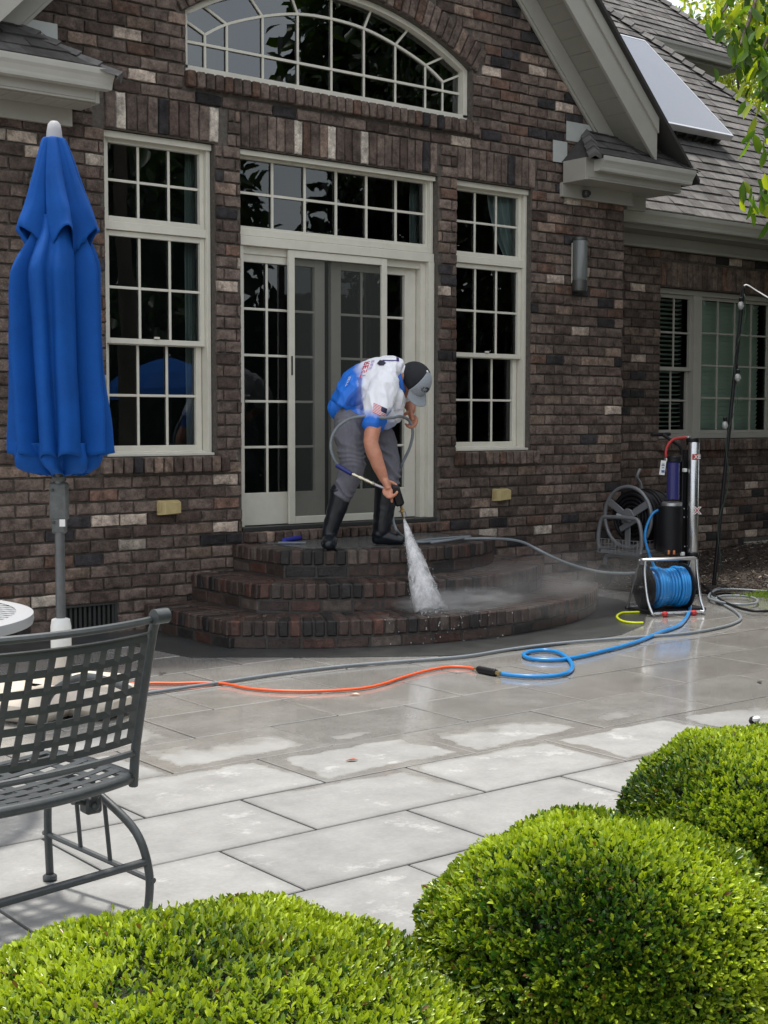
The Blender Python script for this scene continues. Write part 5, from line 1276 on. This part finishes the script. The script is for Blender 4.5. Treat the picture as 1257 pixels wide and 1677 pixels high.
# ------------------------------------------------------------------ water jet and spray
def water_mat(name,lo,hi,sc,stretch,alb=.85,dens=1):
    m=bpy.data.materials.new(name); m.use_nodes=True; n=m.node_tree.nodes; L=m.node_tree.links; n.clear(); o=n.new('ShaderNodeOutputMaterial')
    tc=n.new('ShaderNodeTexCoord'); mp=n.new('ShaderNodeMapping'); mp.inputs['Scale'].default_value=stretch; L.new(tc.outputs['Object'],mp.inputs[0])
    t=n.new('ShaderNodeTexNoise'); t.inputs['Scale'].default_value=sc; t.inputs['Detail'].default_value=6; t.inputs['Roughness'].default_value=.7; L.new(mp.outputs[0],t.inputs[0])
    mr=n.new('ShaderNodeMapRange'); mr.inputs[1].default_value=lo; mr.inputs[2].default_value=hi; mr.inputs[3].default_value=0; mr.inputs[4].default_value=dens; L.new(t.outputs[0],mr.inputs[0])
    tr=n.new('ShaderNodeBsdfTransparent'); d=n.new('ShaderNodeBsdfPrincipled'); d.inputs['Base Color'].default_value=(alb,alb,alb*1.01,1); d.inputs['Roughness'].default_value=.25
    tl=n.new('ShaderNodeBsdfTranslucent'); tl.inputs[0].default_value=(alb,alb,alb,1); m1=n.new('ShaderNodeMixShader'); m1.inputs[0].default_value=.5; L.new(d.outputs[0],m1.inputs[1]); L.new(tl.outputs[0],m1.inputs[2])
    mx=n.new('ShaderNodeMixShader'); L.new(mr.outputs[0],mx.inputs[0]); L.new(tr.outputs[0],mx.inputs[1]); L.new(m1.outputs[0],mx.inputs[2]); L.new(mx.outputs[0],o.inputs['Surface']); return m
NZ=P(661,849,9.52); HIT=G(705,1001,.185); HIT2=G(700,1001,.185)
M['water']=water_mat('spray water',.36,.64,11,(1.6,1.6,.28),.95,.8)
axis=(HIT-NZ); Lj=axis.length; jd=axis.normalized(); sx_=jd.cross(Vector((0,0,1))).normalized(); sy_=sx_.cross(jd)
mb=MB()
for lay in range(4):
    f=1-.22*lay; seg=28; vs=[];fs=[]; rings=22
    for j in range(rings+1):
        t=j/rings; c=NZ+axis*t
        for i in range(seg):
            a=2*pi*i/seg; rr_=(.006+.118*t**.92)*f*(1+.16*noise.noise(Vector((cos(a)*1.5+lay*5,sin(a)*1.5,t*6)))+.08*noise.noise(Vector((cos(a)*4,sin(a)*4+lay,t*14))))
            vs.append(c+sx_*cos(a)*rr_+sy_*sin(a)*rr_*.55)
    for j in range(rings):
        for i in range(seg): fs.append((j*seg+i,j*seg+(i+1)%seg,(j+1)*seg+(i+1)%seg,(j+1)*seg+i))
    mb.add(vs,fs)
wj=thing('water_jet','white fan of water spraying from the gun onto the lowest step','water jet',HIT)
mb.build('jet_cone',M['water'],wj,smooth=True)
rj=random.Random(4); mb=MB()
def drop(p,r): 
    s=r; mb.add([p+Vector(v)*s for v in ((1,0,0),(-1,0,0),(0,1,0),(0,-1,0),(0,0,1.3),(0,0,-1.3))],[(0,2,4),(2,1,4),(1,3,4),(3,0,4),(2,0,5),(1,2,5),(3,1,5),(0,3,5)])
for _ in range(900):
    t=rj.random()**.6; a=rj.uniform(0,2*pi); q=(.006+.13*t)*rj.gauss(.8,.2); drop(NZ+axis*t+sx_*cos(a)*q+sy_*sin(a)*q*.55,rj.uniform(.0012,.003))
for _ in range(350):
    r=rj.expovariate(5); a=rj.uniform(-2.6,1.0); drop(HIT+Vector((cos(a)*r,sin(a)*r*.5,abs(rj.gauss(0,.05))+(-.15 if False else 0))),rj.uniform(.0012,.0035))
for _ in range(160):
    p=HIT+Vector((rj.gauss(.1,.22),-.08-abs(rj.gauss(0,.12)),rj.uniform(-.17,.03))); drop(p,rj.uniform(.0012,.004))
mb.build('droplets',mat('water drops',(.8,.82,.84),rough=.08),wj)
def mist(name,c,s,dens,seed,rot=0,lab=True):
    me=bpy.data.meshes.new(name); bm=bmesh.new(); bmesh.ops.create_icosphere(bm,subdivisions=3,radius=1); bm.to_mesh(me); bm.free()
    o=bpy.data.objects.new(name,me); S.collection.objects.link(o); o.location=c; o.scale=s; o.rotation_euler=(0,0,rot)
    m=bpy.data.materials.new(name); m.use_nodes=True; n=m.node_tree.nodes; L=m.node_tree.links; n.clear(); out=n.new('ShaderNodeOutputMaterial'); v=n.new('ShaderNodeVolumePrincipled'); v.inputs['Color'].default_value=(.98,.98,.98,1); v.inputs['Anisotropy'].default_value=.2
    tc=n.new('ShaderNodeTexCoord'); gr=n.new('ShaderNodeTexGradient'); gr.gradient_type='SPHERICAL'; L.new(tc.outputs['Object'],gr.inputs[0])
    ns=n.new('ShaderNodeTexNoise'); ns.inputs['Scale'].default_value=3.4; ns.inputs['Detail'].default_value=4; L.new(tc.outputs['Object'],ns.inputs[0])
    mr=n.new('ShaderNodeMapRange'); mr.inputs[1].default_value=.38; mr.inputs[2].default_value=.68; mr.inputs[3].default_value=.0; mr.inputs[4].default_value=1.3; L.new(ns.outputs[0],mr.inputs[0])
    mu=n.new('ShaderNodeMath'); mu.operation='MULTIPLY'; L.new(gr.outputs[1] if len(gr.outputs)>1 else gr.outputs[0],mu.inputs[0]); L.new(mr.outputs[0],mu.inputs[1]); m2=n.new('ShaderNodeMath'); m2.operation='MULTIPLY'; m2.inputs[1].default_value=dens; L.new(mu.outputs[0],m2.inputs[0]); L.new(m2.outputs[0],v.inputs['Density']); L.new(v.outputs[0],out.inputs['Volume'])
    me.materials.append(m); o['kind']='stuff'; return o
mist('spray_mist',(6.75,6.95,.26),(1.05,.55,.28),1.0,1)
mist('spray_mist',(7.55,7.15,.28),(.95,.7,.34),.35,2)
mist('spray_mist',HIT+Vector((.25,0,.05)),(.55,.28,.09),15,3)

# ------------------------------------------------------------------ the man with the spray gun
from mathutils.bvhtree import BVHTree
def Vc(a,b,c): return rt*a+up*b-fw*c       # right, up, towards the camera
def blob(chains, ells, voxel, smooth=6, disp=None):
    mb=MB()
    for pts,rs in chains:
        pp=[Vector(p) for p in pts]; n=len(pp)
        P2=crv(pp,5); R2=[]
        for i in range(n-1):
            for k in range(5):
                t=k/5; a,b=rs[i],rs[i+1]
                if not isinstance(a,tuple): a=(a,a)
                if not isinstance(b,tuple): b=(b,b)
                R2.append((a[0]+(b[0]-a[0])*t,a[1]+(b[1]-a[1])*t))
        e=rs[-1]; R2.append(e if isinstance(e,tuple) else (e,e))
        mb.tube(P2,R2,16,flat=-fw)
        for p,r in ((P2[0],R2[0]),(P2[-1],R2[-1])):
            ells.append((p,Vector((1,0,0)),Vector((0,1,0)),Vector((0,0,1)),(min(r),)*3))
    for c,a,b,d,r in ells:
        n1,n2=12,18; vs=[];fs=[]
        for j in range(1,n1):
            ph=-pi/2+pi*j/n1
            for i in range(n2): th=2*pi*i/n2; vs.append(c+a*(r[0]*cos(ph)*cos(th))+b*(r[1]*cos(ph)*sin(th))+d*(r[2]*sin(ph)))
        s_=len(vs); vs += [c-d*r[2],c+d*r[2]]
        for j in range(n1-2):
            for i in range(n2): fs.append((j*n2+i,j*n2+(i+1)%n2,(j+1)*n2+(i+1)%n2,(j+1)*n2+i))
        for i in range(n2): fs.append((s_,(i+1)%n2,i)); fs.append((s_+1,(n1-2)*n2+i,(n1-2)*n2+(i+1)%n2))
        mb.add(vs,fs)
    me=bpy.data.meshes.new('tmp'); me.from_pydata(mb.v,[],mb.f); o=bpy.data.objects.new('tmp',me); S.collection.objects.link(o)
    m=o.modifiers.new('r','REMESH'); m.mode='VOXEL'; m.voxel_size=voxel; m.use_smooth_shade=True
    if smooth: s_=o.modifiers.new('s','SMOOTH'); s_.iterations=smooth; s_.factor=.5
    bpy.context.view_layer.update(); me2=bpy.data.meshes.new_from_object(o.evaluated_get(bpy.context.evaluated_depsgraph_get())); bpy.data.objects.remove(o)
    if disp:
        ns=[v.normal.copy() for v in me2.vertices]
        for v,nn in zip(me2.vertices,ns): v.co += nn*disp(v.co)
    me2.update(); return me2
def finish(me,name,m,parent,colf=None):
    me.name=name; me.materials.clear(); me.materials.append(m)
    if colf:
        at=me.color_attributes.new('Col','FLOAT_COLOR','POINT')
        at.data.foreach_set('color',[x for v in me.vertices for x in (*colf(v.co,v.normal),1.0)])
    me.polygons.foreach_set('use_smooth',[True]*len(me.polygons)); o=bpy.data.objects.new(name,me); S.collection.objects.link(o)
    if parent is not None: adopt(o,parent)
    return o
def pxy(p):
    d=p-CAM; z=d.dot(fw); return 628.5+F_PX*d.dot(rt)/z, 838.5-F_PX*d.dot(up)/z
D0=9.75
man=thing('person','man in white and blue shirt and black boots bending forward on the steps','person',G(585,896,.55))
CH_=P(684,618,9.72); hu=Vc(.66,.36,.66).normalized(); hf=Vc(.44,-.86,.03); hf=(hf-hu*hf.dot(hu)).normalized(); hs=hu.cross(hf).normalized()
hc=CH_-hu*.055
skin_ch=[([P(574,690,D0),P(590,655,D0),P(612,636,D0),P(635,622,D0),P(650,614,D0)],[.10,.11,.12,.11,.07]),
 ([P(645,618,9.74),P(657,617,9.73),P(668,619,9.73)],[.066,.060,.062]),
 # near arm
 ([P(627,632,9.60),P(618,665,9.52),P(611,700,9.46),P(607,724,9.42),P(613,745,9.41),P(621,766,9.41),P(629,785,9.42)],[.066,.064,(.060,.055),(.054,.050),(.058,.050),(.049,.042),(.036,.029)]),
 ([P(629,785,9.42),P(633,794,9.41),P(636,803,9.40)],[(.036,.028),(.046,.026),(.043,.023)]),
 # far arm
 ([P(652,630,9.9),P(662,648,9.98),P(669,660,9.96),P(672,668,9.93),P(673,674,9.90)],[.058,.050,.045,.036,.028]),
 ([P(672,674,9.90),P(674,684,9.87),P(676,690,9.86)],[(.030,.022),(.036,.020),(.034,.016)]),
 # legs inside the trousers
 ([P(574,690,9.72),P(577,765,9.66),P(560,812,9.70),P(545,855,9.72)],[.09,.06,.045,.04]),
 ([P(610,690,9.9),P(638,770,9.92),P(630,812,9.95),P(625,860,9.95)],[.08,.055,.045,.04])]
fing=[([P(640,803,9.385),P(640.5,812,9.375),P(641.5,822,9.385)],[0.0124,0.0112,0.0094]),
 ([P(636,807,9.38),P(640,812,9.355),P(647,810,9.36),P(650,806,9.385)],[0.0124,0.0118,0.0106,0.0094]),
 ([P(631,806,9.385),P(634,813,9.36),P(641,814,9.355),P(646,811,9.38)],[0.0120,0.0116,0.0106,0.0094]),
 ([P(628,802,9.395),P(629,809,9.375),P(635,813,9.365),P(639,812,9.39)],[0.0106,0.0104,0.0094,0.0085]),
 ([P(634,789,9.42),P(641,790,9.43),P(648,795,9.43),P(651,801,9.42)],[0.0153,0.0136,0.0124,0.0106]),
 ([P(678,682,9.85),P(682,688,9.83),P(680,694,9.82),P(675,694,9.83)],[0.0124,0.0118,0.0112,0.0094]),
 ([P(677,687,9.85),P(680,693,9.82),P(677,698,9.82),P(671,696,9.83)],[0.0124,0.0118,0.0109,0.0094]),
 ([P(674,689,9.86),P(676,697,9.82),P(672,700,9.82),P(667,697,9.83)],[0.0118,0.0116,0.0106,0.0092]),
 ([P(670,688,9.87),P(671,695,9.83),P(667,698,9.83),P(664,694,9.84)],[0.0106,0.0104,0.0094,0.0085]),
 ([P(670,675,9.88),P(665,677,9.87),P(660,681,9.87)],[0.0142,0.0130,0.0104])]
ells=[(hc-rt0*.014,hs,hf,hu,(.076,.092,.118)),(hc-rt0*.018-hu*.075+hf*.035,hs,hf,hu,(.054,.058,.062)),(hc-rt0*.018-hu*.098+hf*.052,hs,hf,hu,(.028,.026,.024)),
 (hc-hu*.018+hf*.098,hs,hf,hu,(.014,.022,.026)),(hc-hu*.055+hf*.088,hs,hf,hu,(.024,.012,.010)),(hc-hu*.068+hf*.086,hs,hf,hu,(.022,.011,.008)),
 (hc+hf*.080+hs*.03-hu*.0,hs,hf,hu,(.018,.012,.008)),(hc+hf*.080-hs*.03,hs,hf,hu,(.018,.012,.008)),
 (hc-hs*.074-hf*.005-hu*.01,hs,hf,hu,(.011,.019,.031)),(hc+hs*.074-hf*.005-hu*.01,hs,hf,hu,(.011,.019,.031))]
M['skin']=mat('skin',(.52,.23,.145),rough=.5,var=.14,vscale=28,bump=.12,bscale=140); M['skin'].node_tree.nodes['Principled BSDF'].inputs['Subsurface Weight'].default_value=.08
def sdisp(p):
    return noise.noise(p*22)*.0025
body=finish(blob(skin_ch+fing,ells,.0052,3,sdisp),'body',M['skin'],man)
# finger nails / watch-free hands keep plain; hair under the cap
M['hair']=mat('grey brown hair',(.13,.10,.08),rough=.8,var=.4,vscale=120)
hair=finish(blob([],[(hc-hf*.026+hu*.012,hs,hf,hu,(.079,.078,.112)),(hc-hf*.050-hu*.04,hs,hf,hu,(.058,.045,.062))],.006,2,lambda p:noise.noise(p*90)*.002),'hair',M['hair'],man)
# shirt
def wr(p,amp,sc,d=None):
    q=Vector((p.dot(rt)*sc[0],p.dot(up)*sc[1],p.dot(fw)*sc[2])); return amp*(1-2*abs(noise.noise(q)))-amp*.4
shirt_ch=[([P(561,669,D0),P(570,659,D0),P(589,641,D0),P(611,625,D0),P(632,616,D0),P(648,612,D0),P(656,613,D0)],[(.17,.095),(.185,.125),(.18,.160),(.18,.158),(.19,.138),(.175,.115),(.10,.075)]),
 ([P(566,676,D0),P(582,682,D0),P(604,686,D0),P(628,682,D0),P(643,677,D0)],[(.16,.080),(.155,.085),(.15,.092),(.14,.100),(.12,.080)]),
 ([P(636,640,D0),P(650,655,D0),P(650,672,D0)],[(.15,.09),(.12,.060),(.10,.045)]),
 ([P(632,627,9.62),P(624,645,9.55),P(618,668,9.50),P(613,686,9.475),P(611.5,693,9.47)],[.098,.098,(.088,.088),(.074,.074),(.070,.070)]),
 ([P(650,624,9.9),P(660,640,9.97),P(665,651,9.97)],[.09,.08,.066])]
def shirt_disp(p):
    x,y=pxy(p); a=.016 if y>625 else .010
    return wr(p,a,(9,4,5))+wr(p+Vector((3,1,2)),.009,(19,9,12))
blue=np.array([.012,.17,.72]); navy=np.array([.01,.05,.30]); wht=np.array([.86,.87,.92]); lil=np.array([.42,.45,.75])
def shirt_col(p,n):
    x,y=pxy(p); nz_=noise.noise(p*9)*10+noise.noise(p*30)*4
    dep=(p-CAM).dot(fw)
    t=((x-578)-(y-640)*.10+nz_*.8)/26     # 0 at blue hip .. 1 at white chest
    if y>640: t=min(t,max((x-590)/60,.0)*.8+ (690-y)/70)
    if dep<9.60 and x>594 and y>640: t=min(1.1,(686+nz_*.6-y)/22) if True else t
    t=max(0,min(1,t)); t=t*t*(3-2*t)
    c=blue*(1-t)+wht*t
    if .08<t<.75: c=c*.75+lil*.25
    if 562<x<592 and 618<y<668 and noise.noise(p*6+Vector((4,4,4)))>.22: c=c*.35+navy*.65
    if dep<9.60 and y>692: c=blue*.8
    return tuple(float(v) for v in c)
M['jersey']=mat('jersey',attr=True,rough=.55,bump=.10,bscale=400)
shirt=finish(blob(shirt_ch,[],.0058,2,shirt_disp),'shirt',M['jersey'],man,shirt_col)
# collar
mb=MB(); ck=P(653,616,9.73); cdir=(P(668,619,9.73)-P(645,618,9.74)).normalized(); ca_=Vc(-.12,1,.05); ca_=(ca_-cdir*ca_.dot(cdir)).normalized(); cb2=cdir.cross(ca_)
ring=[ck+cdir*(.01*math.sin(a))+ca_*cos(a)*.088-Vc(0,1,0)*.02+cb2*sin(a)*.082+cdir*(-.03*cos(a)) for a in [2*pi*i/28 for i in range(28)]]
mb.tube(ring,[(.020,.008)]*28,8,closed=True,flat=cdir); mb.build('collar',mat('collar blue',(.02,.16,.62),rough=.6),man,smooth=True)
# trousers
tr_ch=[([P(566,676,D0),P(580,688,D0),P(602,690,9.82)],[(.15,.095),(.15,.12),(.14,.115)]),
 ([P(573,690,9.68),P(573,712,9.65),P(575,742,9.63),P(577,768,9.63),P(567,792,9.66),P(560,812,9.68)],[(.125,.110),(.115,.105),(.100,.092),(.090,.086),(.086,.080),(.078,.068)]),
 ([P(612,690,9.87),P(624,715,9.9),P(633,745,9.92),P(639,770,9.92),P(636,795,9.93),P(633,806,9.94)],[(.12,.100),(.11,.095),(.095,.088),(.085,.075),(.08,.070),(.075,.066)])]
def tr_disp(p):
    h=p.z*105+noise.noise(p*5)*17+ (p.x)*4; a=.0085*(.25+1.5*max(0,noise.noise(p*3.5)))
    return a*(1-2*abs(math.sin(h*.5)))+noise.noise(p*14)*.004
M['trouser']=mat('grey trouser cloth',(.155,.155,.185),rough=.85,var=.1,vscale=60,bump=.15,bscale=300)
finish(blob(tr_ch,[],.0058,2,tr_disp),'trousers',M['trouser'],man)
# boots
M['rubber']=mat('black rubber boot',(.006,.009,.014),rough=.36,var=.2,vscale=10)
zb_=.55
def onz(px,d,z): q=P(px,890,d); return Vector((q.x,q.y,z))
b1=[([P(558,806,9.69),P(554,825,9.70),P(547,846,9.71),P(541,866,9.72),onz(539,9.72,zb_+.075)],[(.080,.076),(.075,.071),(.068,.062),(.062,.056),(.06,.052)]),
 ([onz(540,9.77,zb_+.045),onz(539.5,9.70,zb_+.05),onz(539,9.62,zb_+.048),onz(538,9.545,zb_+.040)],[(.045,.045),(.05,.052),(.045,.056),(.036,.050)])]
b2=[([P(632,801,9.94),P(630,825,9.95),P(627,848,9.95),P(624,868,9.95),onz(621,9.95,zb_+.08)],[(.083,.082),(.080,.078),(.074,.070),(.068,.062),(.06,.055)]),
 ([onz(618,9.95,zb_+.05),onz(630,9.95,zb_+.055),onz(645,9.94,zb_+.045),onz(656,9.93,zb_+.036)],[(.048,.045),(.05,.052),(.044,.042),(.036,.033)])]
for b in (b1,b2):
    me=blob(b,[],.006,3,lambda p:wr(p,.003,(10,16,10)) if p.z<.85 else 0)
    for v in me.vertices: v.co.z=max(v.co.z,zb_+.004)
    bo=finish(me,'boot',M['rubber'],man)
    mb=MB(); top=b[0][0][0]; mb.tube([top+Vector((0,0,.0)),top+Vector((0,0,.022))],(.079),18); mb.build('boot_cuff',M['rubber'],bo,autos=True)
# cap: black crown back, grey front panels and brim
def capdome(fr0,fr1,name,m,par,off=0):
    mb=MB(); n1,n2=14,36; vs=[];fs=[]
    for j in range(n1+1):
        ph=(pi*.54)*j/n1
        for i in range(n2+1):
            th=fr0+(fr1-fr0)*i/n2; r=(.100+off,.122+off,.124+off)
            vs.append(hc+hu*.022+hs*(r[0]*sin(ph)*sin(th))+hf*(r[1]*sin(ph)*cos(th))+hu*(r[2]*cos(ph)*(1-.0*j)))
    for j in range(n1):
        for i in range(n2): fs.append((j*(n2+1)+i,j*(n2+1)+i+1,(j+1)*(n2+1)+i+1,(j+1)*(n2+1)+i))
    mb.add(vs,fs); o=mb.build(name,m,par,smooth=True); s_=o.modifiers.new('s','SOLIDIFY'); s_.thickness=.003; return o
M['capgrey']=mat('grey cap cloth',(.33,.36,.40),rough=.85,var=.15,vscale=90,bump=.2,bscale=300); M['capblack']=mat('black cap mesh',(.012,.013,.016),rough=.8,bump=.3,bscale=500)
cap=capdome(1.12,2*pi-1.12,'cap',M['capblack'],man)
fp=capdome(-1.13,1.13,'front_panel',M['capgrey'],cap,.0015)
mb=MB(); vs=[];fs=[]; n1,n2=8,20
for j in range(n1+1):
    t=j/n1
    for i in range(n2+1):
        a=-1.15+2.3*i/n2; r=(.100,.122); e=hc+hu*.013+hs*(r[0]*sin(a))+hf*(r[1]*cos(a))
        l=.085*(cos(a*.95))**.55 if abs(a*.95)<pi/2 else 0
        vs.append(e+hf*(l*t)+hs*(sin(a)*.006*t)-hu*(.022*(abs(sin(a))**2)*t+.004*t)+Vc(-.10,0,0)*.25*t)
for j in range(n1):
    for i in range(n2): fs.append((j*(n2+1)+i,j*(n2+1)+i+1,(j+1)*(n2+1)+i+1,(j+1)*(n2+1)+i))
mb.add(vs,fs); o=mb.build('brim',M['capgrey'],cap,smooth=True); s_=o.modifiers.new('s','SOLIDIFY'); s_.thickness=.004
mb=MB(); mb.lathe([(.009,0),(.008,.004),(.0,.006)],Matrix.Translation(hc+hu*.150)@hu.to_track_quat('Z','Y').to_matrix().to_4x4(),12); mb.build('cap_button',M['white'],cap,smooth=True)
# patches that follow the cloth
bpy.context.view_layer.update()
def bvh_of(o):
    dg=bpy.context.evaluated_depsgraph_get(); return BVHTree.FromPolygons([o.matrix_world@v.co for v in o.data.vertices],[tuple(p.vertices) for p in o.data.polygons])
bs_=bvh_of(shirt); bf=bvh_of(fp)
def patch(name,cor,nx,ny,cf,parent,tree,lift=.003,m=None):
    mb=MB()
    def pt(u,v):
        x=(cor[0][0]*(1-u)+cor[1][0]*u)*(1-v)+(cor[3][0]*(1-u)+cor[2][0]*u)*v; y=(cor[0][1]*(1-u)+cor[1][1]*u)*(1-v)+(cor[3][1]*(1-u)+cor[2][1]*u)*v
        d=ray(x,y).normalized(); h=tree.ray_cast(CAM,d); return None if h[0] is None else h[0]+h[1]*(lift if h[1].dot(d)<0 else -lift)
    for j in range(ny):
        for i in range(nx):
            c=cf((i+.5)/nx,(j+.5)/ny)
            if c is None: continue
            q=[pt(i/nx,j/ny),pt((i+1)/nx,j/ny),pt((i+1)/nx,(j+1)/ny),pt(i/nx,(j+1)/ny)]
            if any(k is None for k in q): continue
            mb.add(q,[(0,1,2,3)],c)
    if mb.v: return mb.build(name,m or M['print'],parent)
M['print']=mat('printed cloth',attr=True,rough=.6)
R3,W3,N3=(.62,.05,.07),(.75,.75,.8),(.02,.02,.06)
patch('flag_patch',[(611.5,660),(633.5,669.5),(630.5,685),(609.5,675)],22,13,lambda u,v:(N3 if (u>.60 and v<.54) else (R3 if int(v*13)%2==0 else W3)),shirt,bs_)
rp=random.Random(3)
glyph=["11110 10001 11110 10100 10011".split(),"11111 10000 11110 10000 11111".split(),"01111 10000 01110 00001 11110".split(),"11111 00100 00100 00100 00100".split()]
def word(n_,c):
    def f(u,v):
        k=int(v*n_); g=glyph[k%4]; a=int((v*n_-k)*6.2); b=int(u*5)
        if a>4: return None
        return c if g[b][a]=='1' else None
    return f
patch('back_print',[(597,594),(606,592),(597,618),(588,620)],5,26,word(4,(.60,.05,.12)),shirt,bs_)
patch('back_print',[(571,618),(575,616),(569,632),(565,634)],5,26,word(4,(.72,.76,.9)),shirt,bs_)
patch('back_print',[(609,591),(614,590),(607,606),(602,607)],5,20,word(3,(.45,.35,.62)),shirt,bs_)
patch('back_logo',[(622,590),(634,592),(628,599),(614,599)],10,6,lambda u,v:(.01,.01,.03) if abs(u-v)<.55 else None,shirt,bs_)
patch('back_logo',[(648,579.5),(652.5,579),(653,592),(649,592)],4,10,lambda u,v:(.04,.02,.16),shirt,bs_)
patch('back_logo',[(626,589.5),(650,590),(650,591.6),(626,591.5)],18,2,lambda u,v:(.05,.03,.2),shirt,bs_)
patch('cap_emblem',[(686,632),(704,633),(702,642),(689,643)],18,9,lambda u,v:((.03,.035,.045) if (.12<((u-.5)**2*3+(v-.5)**2*3)<.55 and (int(u*9+v*6)%2==0 or u>.55)) else None),fp,bf,.006)

# ------------------------------------------------------------------ spray gun, its hose
gun=thing('spray_gun','black spray gun with brass nozzle in the right hand of the bending man','spray gun',P(650,812,9.40))
ga=P(646,797,9.41); gb=P(655,827,9.43); gd=(gb-ga).normalized(); gw=(rt-gd*rt.dot(gd)).normalized(); gn=gd.cross(gw)
mb=MB(); Mg=Matrix((gw,gn,gd)).transposed().to_4x4(); mb.rbox(Matrix.Translation((ga+gb)/2)@Mg,.062,.05,(gb-ga).length+.01,.012); mb.rbox(Matrix.Translation(ga-gw*.008+gd*.01)@Mg,.05,.04,.05,.014); mb.build('gun_body',M['black'],gun,autos=True)
mb=MB(); mb.tube([ga-gw*.03-gd*.005,ga-gw*.045+gd*.05,ga-gw*.038+gd*.10],[.008,.008,.006],8); mb.build('trigger',M['black'],gun,smooth=True)
mb=MB(); n0=P(656.5,828,9.44); n1=P(661,849,9.50); mb.tube([n0,n0.lerp(n1,.35),n0.lerp(n1,.36),n0.lerp(n1,.5),n0.lerp(n1,.51),n0.lerp(n1,.8),n1],[.010,.010,.017,.017,.010,.012,.006],12)
mb.build('lance',M['brass'],gun,autos=True)
mb=MB()
for i in range(5):
    a=2*pi*i/5; c=n0.lerp(n1,.62)+rt*cos(a)*.022+(gn)*sin(a)*.018; mb.tube([c-gd*.015,c+gd*.02],.006,8)
mb.build('nozzle_turret',M['alu'],gun,autos=True)
gh=thing('gun_hose','grey hose looping from the gun behind the man and down over the steps','hose',P(650,860,9.5))
mb=MB(); mb.tube(crv([P(556,765,9.50),P(547,752,9.47),P(541.5,735,9.46),P(543,716,9.46),P(553,699,9.46),P(570,687,9.46),P(590,682,9.43),P(604,682,9.44),P(625,684,9.40),P(642,684,9.45),P(652,682,9.58),P(660,683,9.72),P(669,688,9.80),P(674,697,9.82),P(675.5,712,9.84),P(671,732,9.86),P(664,748,9.88),P(657,763,9.90),P(650,790,10.06),P(644,830,10.10),P(643,850,10.0),P(649,868,9.9),G(660,879,.60),G(672,886,.572),G(690,888,.566),G(720,886,.566),G(760,883,.566),G(800,882,.566),G(835,884,.566),G(858,889,.555),P(880,900,9.95),P(910,915,9.99),P(945,928,10.15),P(985,937,10.35),P(1020,939,10.6),P(1046,938,10.75)],7),.0105,10); mb.build('hose_line',M['greyhose'],gh,smooth=True)
mb=MB(); mb.tube([P(551,762,9.49),P(575,776,9.46)],[.016,.014],12); mb.build('blue_sleeve',mat('blue sleeve',(.01,.02,.16),rough=.4),gh,autos=True)
mb=MB(); fa,fb=P(576,776,9.46),P(613,793,9.43)
rs=[.008,.013,.013,.009,.015,.015,.011,.014,.014,.010,.016,.010]; mb.tube([fa.lerp(fb,i/11) for i in range(12)],rs,12); mb.build('brass_coupling',mat('nickel brass',(.62,.58,.46),rough=.25,metal=.9),gh,autos=True)
mb=MB(); mb.tube([fb,P(630,800,9.44),ga+gd*.02],.011,10); mb.build('swivel',M['alu'],gh,autos=True)
mb=MB(); mb.tube(crv([G(675,888,.568),G(700,884,.568),G(735,881,.568),G(770,879,.568),G(740,884,.580),G(705,889,.572)],8),.0095,8); tag(mb.build('spare_hose_loop',M['greyhose'],smooth=True),'flat loop of grey hose lying on the landing slab','hose')
